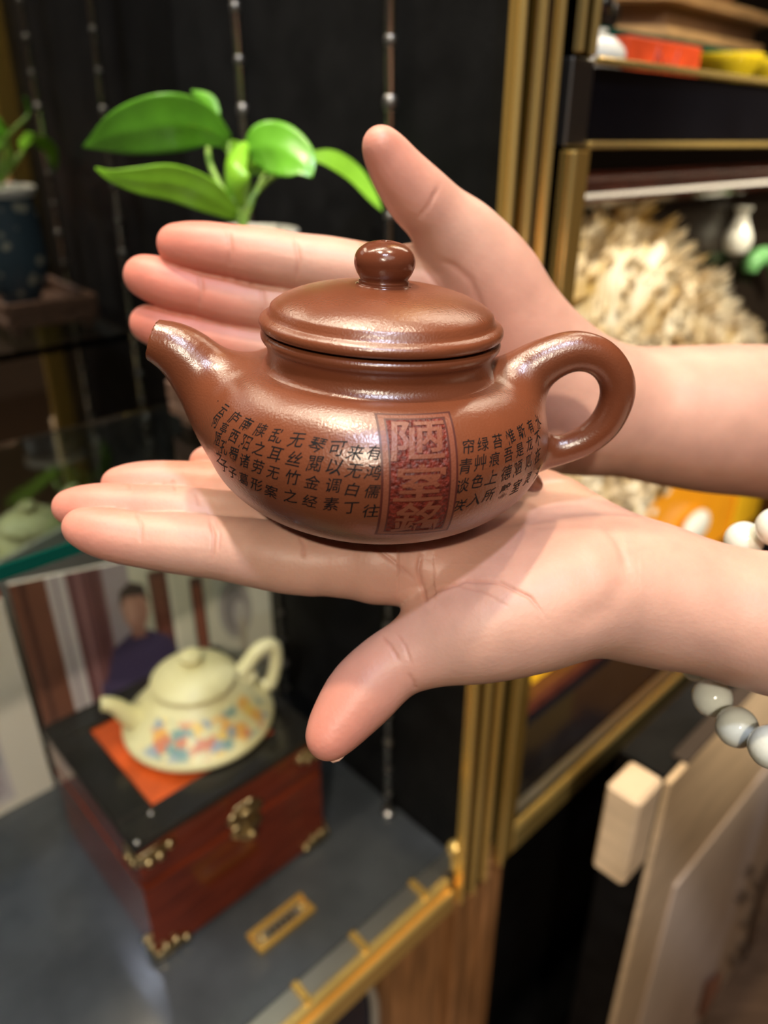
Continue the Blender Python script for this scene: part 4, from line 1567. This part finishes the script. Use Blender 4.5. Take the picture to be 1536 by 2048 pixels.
def build_sheets():
    A0, B0, A1, B1 = 0.150, 0.672, 0.3855, 0.590
    zt = -0.372
    p0 = W(A0, B0, FZ + 0.0012)
    ex = W(A1, B1, FZ) - W(A0, B0, FZ)
    H = zt - FZ
    ey = np.array([0, 0, H])
    nrm = np.cross(ex, ey)
    nrm /= np.linalg.norm(nrm)
    t = empty('photo_board', (p0 + ex * 0.5), 'stiff photo print of a person in a navy jacket with folded arms, behind the chest', 'poster')
    bd = MB()
    bd.add([p0 + ex * x + ey * y - nrm * d for d in (0, 0.003) for x, y in ((0, 0), (1, 0), (1, 1), (0, 1))], [(0, 1, 2, 3), (7, 6, 5, 4), (0, 4, 5, 1), (1, 5, 6, 2), (2, 6, 7, 3), (3, 7, 4, 0)])
    bd.build('board', mat('card_edge', (0.6, 0.58, 0.5), 0.5), t)
    wall = (186, 182, 162)
    pol = [
        (rect(0, 0, 1, 1), wall),
        (rect(0, 0, 0.13, 1), (104, 66, 50)), (rect(0.035, 0, 0.055, 1), (74, 44, 34)), (rect(0.13, 0, 0.20, 1), (176, 166, 164)), (rect(0.155, 0, 0.165, 1), (120, 106, 108)),
        (rect(0.20, 0, 0.33, 1), (100, 66, 66)), (rect(0.235, 0, 0.25, 1), (136, 100, 100)), (rect(0.29, 0, 0.30, 1), (72, 44, 46)),
        (rect(0.33, 0.62, 0.43, 1), (146, 134, 138)), (rect(0.33, 0.0, 0.41, 0.62), (150, 140, 140)),
        (rect(0.50, 0.40, 0.575, 0.93), (84, 52, 44)), (rect(0.515, 0.40, 0.56, 0.90), (104, 62, 50)), (rect(0.575, 0.40, 0.59, 0.93), (204, 200, 182)),
        (rect(0.66, 0.44, 0.715, 0.86), (74, 50, 44)), (rect(0.672, 0.44, 0.703, 0.82), (128, 76, 58)),
        (rect(0.76, 0.60, 1, 1), (190, 188, 172)), ([(0.80, 0.96), (1, 0.90), (1, 0.80), (0.80, 0.88)], (122, 112, 92)),
        (ell(0.84, 0.66, 0.075, 0.16), (150, 144, 136)), (ell(0.84, 0.66, 0.05, 0.12), (122, 116, 114)), (ell(0.86, 0.62, 0.03, 0.08), (164, 158, 150)),
        (rect(0.60, 0.0, 1, 0.40), (196, 190, 170)), (rect(0.72, 0.33, 1, 0.36), (142, 134, 120)), (rect(0.85, 0.1, 0.88, 0.60), (160, 150, 130)),
        # the person in the print: trousers, jacket, arms, hands, neck, face, hair
        ([(0.30, 0.0), (0.56, 0.0), (0.54, 0.30), (0.32, 0.30)], (52, 46, 58)),
        ([(0.27, 0.18), (0.58, 0.18), (0.60, 0.42), (0.555, 0.60), (0.47, 0.66), (0.40, 0.66), (0.32, 0.60), (0.265, 0.42)], (58, 50, 74)),
        ([(0.24, 0.30), (0.60, 0.26), (0.62, 0.38), (0.45, 0.40), (0.25, 0.44)], (50, 44, 70)), ([(0.25, 0.40), (0.48, 0.34), (0.49, 0.37), (0.26, 0.45)], (72, 62, 88)),
        (ell(0.50, 0.405, 0.035, 0.04), (158, 116, 102)), (ell(0.355, 0.285, 0.04, 0.035), (132, 88, 84)),
        (rect(0.405, 0.63, 0.46, 0.72), (142, 100, 88)), (ell(0.433, 0.775, 0.052, 0.105), (160, 116, 100)), (ell(0.415, 0.765, 0.02, 0.06), (176, 134, 118)),
        ([(0.375, 0.79), (0.385, 0.87), (0.43, 0.905), (0.48, 0.88), (0.492, 0.79), (0.47, 0.83), (0.40, 0.84)], (58, 46, 44)),
    ]
    flat_print('photograph', p0, ex, ey, pol, t)
    # text sheet standing against the mirror at the left
    p0 = W(-0.12, 0.664, FZ + 0.0012)
    ex = EA * 0.262
    ey = np.array([0, 0, 0.236]) + EB * 0.004
    t2 = empty('text_sheet', p0 + ex * 0.5, 'pale printed leaflet page with grey text blocks, left of the photo board', 'leaflet')
    nrm = np.cross(ex, ey)
    nrm /= np.linalg.norm(nrm)
    MB().add([p0 + ex * x + ey * y - nrm * d for d in (0, 0.002) for x, y in ((0, 0), (1, 0), (1, 1), (0, 1))], [(0, 1, 2, 3), (7, 6, 5, 4), (0, 4, 5, 1), (1, 5, 6, 2), (2, 6, 7, 3), (3, 7, 4, 0)]).build('board', MATS['card_edge'], t2)
    pol = [(rect(0, 0, 1, 1), (198, 190, 176)), (rect(0.04, 0.05, 0.86, 0.93), (176, 168, 168))]
    rng = random.Random(2)
    for r in range(5):
        y0 = 0.09 + r * 0.165
        pol.append((rect(0.06, y0, 0.84, y0 + 0.13), [(164, 154, 156), (150, 148, 144), (170, 160, 160)][r % 3]))
        for k in range(4):
            yy = y0 + 0.012 + k * 0.029
            x = 0.08
            while x < 0.80:
                L = rng.uniform(0.02, 0.06)
                pol.append((rect(x, yy, min(0.82, x + L), yy + 0.014), (126, 118, 122)))
                x += L + 0.012
    flat_print('printed_text', p0, ex, ey, pol, t2)


build_sheets()

# ------------------------------------------------------------------ brass name plate on the base shelf
def build_plate():
    P = [abz(onZ(u, v, FZ)) for u, v in ((515, 1897), (622, 1818))]
    a0, a1 = P[0][0], P[1][0]
    b0 = (P[0][1] + P[1][1]) / 2 - 0.004
    d = 0.017
    t = empty('name_plate', W((a0 + a1) / 2, b0 + d / 2, FZ), 'small brass framed name holder lying on the grey glass shelf before the chest', 'name plate')
    MB().box(a0, a1, b0, b0 + d, FZ, FZ + 0.002, 0.0005).build('insert', STEELD, t)
    for (x0, x1, y0, y1, h) in ((a0 - 0.002, a1 + 0.002, b0 - 0.003, b0 + 0.003, 0.006), (a0 - 0.002, a1 + 0.002, b0 + d - 0.003, b0 + d + 0.003, 0.006), (a0 - 0.002, a0 + 0.003, b0 + 0.003, b0 + d - 0.003, 0.004), (a1 - 0.003, a1 + 0.002, b0 + 0.003, b0 + d - 0.003, 0.004)):
        MB().box(x0, x1, y0, y1, FZ, FZ + h, 0.001).build('frame_bar', GOLDS, t)
    for a in (a0 + 0.008, a1 - 0.006):
        MB().ball(W(a, b0 + d / 2, FZ + 0.0025), 0.0022, 10).build('screw', GOLD, t, True)
    for i in range(5):
        x = a0 + 0.014 + i * (a1 - a0 - 0.028) / 5
        MB().box(x, x + 0.004, b0 + 0.006, b0 + 0.0112, FZ + 0.002, FZ + 0.0022).build('printed_mark', INK, t)


build_plate()


# ------------------------------------------------------------------ framed ivory carving in the right bay
def build_shadow_box():
    a0, a1, b0, z0, z1 = 0.584, 1.34, 0.381, FZ, -0.022
    t = empty('framed_carving', W((a0 + a1) / 2, b0, z0), 'mahogany framed ivory coloured flower carving on an amber board, in the lower right window', 'carving')
    fw, fb = 0.030, 0.017
    bk = b0 + 0.036
    for nm, (x0, x1, y0, y1) in (('frame_bar', (a0, a1, z1 - fw, z1)), ('frame_bar', (a0, a1, z0, z0 + fb)), ('frame_bar', (a0, a0 + 0.012, z0 + fb, z1 - fw)), ('frame_bar', (a1 - fw, a1, z0 + fb, z1 - fw))):
        m = MB().box(x0, x1, b0, bk, y0, y1, 0.005)
        if x1 - x0 > 0.2:
            fh = y1 - y0
            m.tube([W(x0, b0 + 0.001, y0 + fh * 0.32), W(x1, b0 + 0.001, y0 + fh * 0.32)], fh * 0.24, 12)
            m.tube([W(x0, b0 + 0.002, y0 + fh * 0.78), W(x1, b0 + 0.002, y0 + fh * 0.78)], fh * 0.18, 12)
        m.build(nm, WOODM, t)
    MB().box(a0 + 0.012, a1 - fw, bk - 0.008, bk, -0.36, z1 - fw).build('dark_board', DKBOARD, t)
    am = MB().box(a0 + 0.012, a1 - fw, bk - 0.010, bk, z0 + fb, -0.36).build('amber_board', AMBER, t)
    # bright yellow foot of the board
    q0, q1 = abz(onB(1040, 1280, bk - 0.012)), abz(onB(1150, 1345, bk - 0.012))
    MB().box(a0 + 0.013, a0 + 0.16, bk - 0.016, bk - 0.0105, z0 + fb, z0 + fb + 0.09, 0.002).build('yellow_block', AMBERY, t)
    yy = abz(onB(1490, 1010, bk - 0.012))
    MB().box(yy[0] - 0.05, a1 - fw - 0.002, bk - 0.016, bk - 0.0105, z0 + fb, -0.42, 0.002).build('yellow_block', AMBERY, t)
    # the carving: blossoms and fronds, thousands of petals nobody could count
    rng = random.Random(11)
    v, f = [], []

    def petal(c, d, n, L, wd):
        d = d / np.linalg.norm(d)
        s = np.cross(d, n)
        s /= np.linalg.norm(s) + 1e-9
        nn = np.cross(s, d)
        k = len(v)
        for (x, y, z) in ((0, 0, 0), (0.5, 1, 0.22), (1, 0.25, 0.5), (1, -0.25, 0.5), (0.5, -1, 0.22), (0.5, 0, -0.05)):
            v.append(c + d * x * L + s * y * wd + nn * z * L)
        for q in (0.0,):
            f.extend([(k, k + 1, k + 5), (k + 1, k + 2, k + 5), (k + 2, k + 3, k + 5), (k + 3, k + 4, k + 5), (k + 4, k, k + 5)])
    # outline of the carved group in the picture plane, a against the height it reaches
    prof_a = [(a0 + 0.014, -0.056), (0.72, -0.054), (0.78, -0.080), (0.83, -0.11), (0.90, -0.14), (0.97, -0.18), (1.06, -0.23), (1.16, -0.30), (1.28, -0.36)]
    low_a = [(a0 + 0.014, -0.50), (0.70, -0.50), (0.80, -0.47), (0.86, -0.43), (0.95, -0.385), (1.05, -0.40), (1.28, -0.42)]
    blossoms = []
    for i in range(1500):
        a = rng.uniform(a0 + 0.016, 1.26)
        top = np.interp(a, *zip(*prof_a))
        lo = np.interp(a, *zip(*low_a))
        z = rng.uniform(lo, top)
        fr = (z - lo) / (top - lo)
        b = bk - 0.012 - rng.uniform(0.0, 0.022) * (1 - 0.4 * fr)
        c = W(a, b, z)
        r = rng.uniform(0.006, 0.0125)
        if fr > 0.80 and rng.random() < 0.8:
            for k in range(9):       # upright fronds towards the top
                d = EA * rng.uniform(-0.5, 0.5) + np.array([0, 0, 1.0]) + EB * rng.uniform(-0.5, 0.1)
                petal(c, d, -EB, r * rng.uniform(1.2, 2.4), r * 0.22)
        else:
            ax = -EB + EA * rng.uniform(-0.5, 0.5) + np.array([0, 0, rng.uniform(-0.2, 0.8)])
            ax /= np.linalg.norm(ax)
            u = np.cross(ax, [0.3, 0.2, 1.0])
            u /= np.linalg.norm(u)
            w_ = np.cross(ax, u)
            for ring, (n, s) in enumerate(((7, 1.0), (5, 0.6))):
                for k in range(n):
                    an = 2 * math.pi * k / n + ring * 0.4
                    petal(c + ax * ring * r * 0.25, u * math.cos(an) + w_ * math.sin(an) + ax * (0.35 + 0.5 * ring), ax, r * s, r * 0.42 * s)
    o = link('carved_flowers', v, f, IVORY, t, False)
    o['kind'] = 'stuff'
    # ground the flowers are carved from
    g = MB()
    rng = random.Random(5)
    for i in range(60):
        a = a0 + 0.03 + (1.24 - a0 - 0.03) * i / 59
        top = np.interp(a, *zip(*prof_a))
        lo = np.interp(a, *zip(*low_a))
        for k in range(3):
            z = lo + (top - lo) * (0.14 + 0.34 * k)
            g.ball(W(a, bk - 0.012, z), (top - lo) * 0.20, 10, (0.25, 0.02 / max(0.02, (top - lo) * 0.20) * 0.8, 0.9), EA, EB)
    g.build('carved_ground', IVORY, t, True)
    c = onB(1390, 1055, bk - 0.022)
    MB().ball(c, 0.036, 24, (1.15, 0.35, 0.75), EA, EB).build('white_stone', WHITE, t, True)
    j = [onB(u, v_, bk - 0.03) for u, v_ in ((1500, 545), (1508, 522), (1530, 512), (1550, 530), (1560, 570))]
    MB().tube(j, [0.008, 0.011, 0.012, 0.011, 0.008], 12, True, 4).build('jade_scroll', JADE, t, True)
    c = onB(1470, 505, bk - 0.02)
    MB().lathe(smoothprof([(0, 0), (0.012, 0), (0.017, 0.016), (0.010, 0.034), (0.007, 0.044), (0.011, 0.052), (0.0, 0.052)], 4), c, EA, EB, np.array([0, 0, 1.]), 24).build('small_vase', WHITE, t, True)


build_shadow_box()


# ------------------------------------------------------------------ things in the upper right window
def build_upper():
    z = 0.0422
    t = empty('red_box', W(0.665, 0.36, z), 'flat orange red card box with dark brush strokes, under the glass shelf at upper right', 'box')
    a0, a1 = 0.600, 0.722
    bx = MB().box(a0, a1, 0.358, 0.40, z, 0.0745, 0.001).build('carton', REDBOX, t)
    for i, (x, h0, h1, s) in enumerate(((0.640, 0.048, 0.070, 0.2), (0.655, 0.052, 0.066, -0.4), (0.672, 0.047, 0.069, 0.3), (0.662, 0.058, 0.061, 0))):
        p, q = W(x, 0.3577, h0), W(x + s * 0.02 + 0.002, 0.3577, h1)
        MB().tube([p, q], 0.0013, 6).build('brush_stroke', mat('dark_red_ink', (0.25, 0.02, 0.01), 0.5), bx, True)
    for i, (a, lab) in enumerate(((0.795, 'yellow glazed cup just right of the red box under the glass shelf'), (0.878, 'yellow glazed cup at the right edge under the glass shelf'))):
        c = C0 + EA * a + EB * 0.372 + np.array([0, 0, z])
        cu = empty('yellow_cup', c, lab, 'cup', 'yellow cups in the upper window')
        MB().lathe(smoothprof([(0.0, 0.004), (0.013, 0.0), (0.0145, 0.003), (0.024, 0.010), (0.034, 0.024), (0.036, 0.030), (0.0345, 0.030), (0.024, 0.013), (0.0, 0.009)], 4), c, EA, EB, np.array([0, 0, 1.]), 40).build('bowl', YELLOW, cu, True)
        MB().lathe([(0.013, 0.0), (0.0155, 0.0), (0.015, 0.004), (0.0125, 0.004)], c, EA, EB, np.array([0, 0, 1.]), 32).build('foot_ring', GOLDS, cu, True)
    c = C0 + EA * 0.572 + EB * 0.372 + np.array([0, 0, z])
    wv = empty('white_vase', c, 'rounded white glazed vase left of the red box under the glass shelf', 'vase')
    MB().lathe(smoothprof([(0, 0), (0.014, 0), (0.024, 0.010), (0.025, 0.020), (0.016, 0.029), (0.009, 0.031), (0.0105, 0.0345), (0.0, 0.0345)], 4), c, EA, EB, np.array([0, 0, 1.]), 40).build('vessel', WHITE, wv, True)
    # tiered octagonal wooden stand: corner towards the camera
    zt = 0.0865
    cc = np.array([0.945, 0.575])
    st = empty('wooden_stand', W(cc[0], cc[1], zt), 'tiered pale wooden display stand on the glass shelf at upper right', 'stand')

    def octo(r, z0, z1, m, nm, ph=0.0):
        n = 6
        A = [math.radians(-118) + ph + 2 * math.pi * i / n for i in range(n)]
        v = [W(cc[0] + r * math.cos(x) * 1.5, cc[1] + r * 0.85 * math.sin(x), zz_) for zz_ in (z0, z1) for x in A]
        f = [tuple(range(n))[::-1], tuple(range(n, 2 * n))] + [(i, (i + 1) % n, n + (i + 1) % n, n + i) for i in range(n)]
        MB().add(v, f).build(nm, m, st)
    octo(0.150, zt, zt + 0.012, WOODT, 'plinth')
    octo(0.165, zt + 0.012, zt + 0.021, WOODP, 'ledge')
    octo(0.152, zt + 0.021, zt + 0.042, mat('brown_wood', (0.26, 0.14, 0.07), 0.4, var=0.2, vscale=9), 'riser')
    octo(0.172, zt + 0.042, zt + 0.052, WOODP, 'ledge')
    octo(0.120, zt + 0.052, zt + 0.075, MATS['brown_wood'], 'riser')
    octo(0.135, zt + 0.075, zt + 0.085, WOODP, 'ledge')
    # dark carved figure at the left of the stand
    p = C0 + EA * 0.70 + EB * 0.46 + np.array([0, 0, zt])
    fg = empty('dark_carving', p, 'small dark carved rock ornament on the glass shelf left of the wooden stand', 'ornament')
    rng = random.Random(8)
    m = MB()
    for i in range(12):
        m.ball(p + EA * rng.uniform(-0.035, 0.03) + EB * rng.uniform(-0.02, 0.02) + np.array([0, 0, 0.012 + rng.uniform(0, 0.045)]), rng.uniform(0.009, 0.013), 10)
    m.build('carved_rock', LACQ, fg, True)
    MB().box(0.655, 0.742, 0.435, 0.485, zt, zt + 0.005, 0.001).build('base', WOODT, fg)


build_upper()


# ------------------------------------------------------------------ pale wooden furniture and card bag at the lower right
def build_lower():
    bF = 0.175
    # long pale wooden cabinet side with a dark top strip, its end post carrying a stepped block
    p = abz(onB(1290, 1790, bF))
    c = abz(onB(1345, 1560, bF))
    za = c[2]
    t = empty('wooden_bench', W(p[0] + 0.3, bF + 0.04, -CAMZ), 'pale wooden bench with a squared block at its near end, in the lower right corner', 'bench')
    MB().box(p[0] - 0.002, p[0] + 0.9, bF, bF + 0.006, -CAMZ, za - 0.003, 0.001).build('side_board', WOODL, t)
    MB().box(p[0] + 0.03, p[0] + 0.9, bF - 0.0005, bF + 0.016, za - 0.003, za, 0.001).build('top_strip', mat('dark_brown_strip', (0.045, 0.03, 0.022), 0.5), t)
    MB().box(p[0] + 0.004, p[0] + 0.9, bF + 0.0065, bF + 0.055, -CAMZ, za - 0.004, 0.002).build('inner_rail', BLACK, t)
    q = [abz(onB(u, v, bF - 0.022)) for u, v in ((1280, 1610), (1335, 1535), (1280, 1735), (1205, 1570))]
    bl = MB().box(q[0][0], q[1][0], bF - 0.022, bF + 0.006, q[2][2], q[0][2], 0.003)
    bl.build('end_block', WOODL, t)
    # pale card bag with an ink painting of a pine branch
    bB = 0.1715
    e = abz(onB(1352, 1775, bB))
    a0 = e[0]
    zt = e[2]
    g = empty('painted_panel', W(a0 + 0.15, bB + 0.001, -CAMZ), 'pale panel printed with an ink pine branch, leaning on the wooden bench', 'panel')
    MB().box(a0, a0 + 0.32, bB, bB + 0.0033, -CAMZ, zt, 0.0005).build('panel_board', BAG, g)
    ink = []
    rng = random.Random(3)
    O = W(0, bB - 0.0003, 0)

    def pp(u, v):
        k = abz(onB(u, v, bB))
        return (k[0], k[2])
    polys = []
    for (u, v, r) in ((1500, 1740, 12), (1515, 1775, 14), (1490, 1790, 12), (1520, 1820, 16), (1478, 1800, 8), (1500, 1850, 16), (1525, 1865, 14), (1490, 1900, 12), (1512, 1930, 14), (1470, 1920, 10), (1530, 1760, 14), (1545, 1800, 18), (1548, 1850, 18)):
        for k in range(9):
            x, y = u + rng.uniform(-r, r), v + rng.uniform(-r, r)
            an = rng.uniform(0, 6.28)
            L, wd = rng.uniform(6, 13), rng.uniform(1.6, 3.4)
            dx, dy = math.cos(an), math.sin(an)
            polys.append(([pp(x - dx * L, y - dy * L), pp(x + dy * wd, y - dx * wd), pp(x + dx * L, y + dy * L), pp(x - dy * wd, y + dx * wd)][::1], rng.choice([(150, 132, 112), (126, 110, 92), (168, 148, 126)])))
    for pts in ([(1545, 1720), (1520, 1790), (1500, 1880), (1470, 1960)], [(1500, 1870), (1530, 1900), (1546, 1950)]):
        for (u0, v0), (u1, v1) in zip(pts[:-1], pts[1:]):
            polys.append(([pp(u0 - 4, v0), pp(u0 + 4, v0), pp(u1 + 5, v1), pp(u1 - 5, v1)], (140, 112, 88)))
    polys.append(([pp(1408, 1960), pp(1440, 1935), pp(1432, 1975), pp(1400, 2030), pp(1392, 2030)], (188, 122, 92)))
    polys.append(([pp(1500, 1935), pp(1536, 1905), pp(1530, 1950), pp(1420, 2060), pp(1400, 2060)], (206, 162, 124)))
    flat_print('ink_painting', C0 + EB * (bB - 0.0002), EA, np.array([0, 0, 1.0]), polys, g)


build_lower()
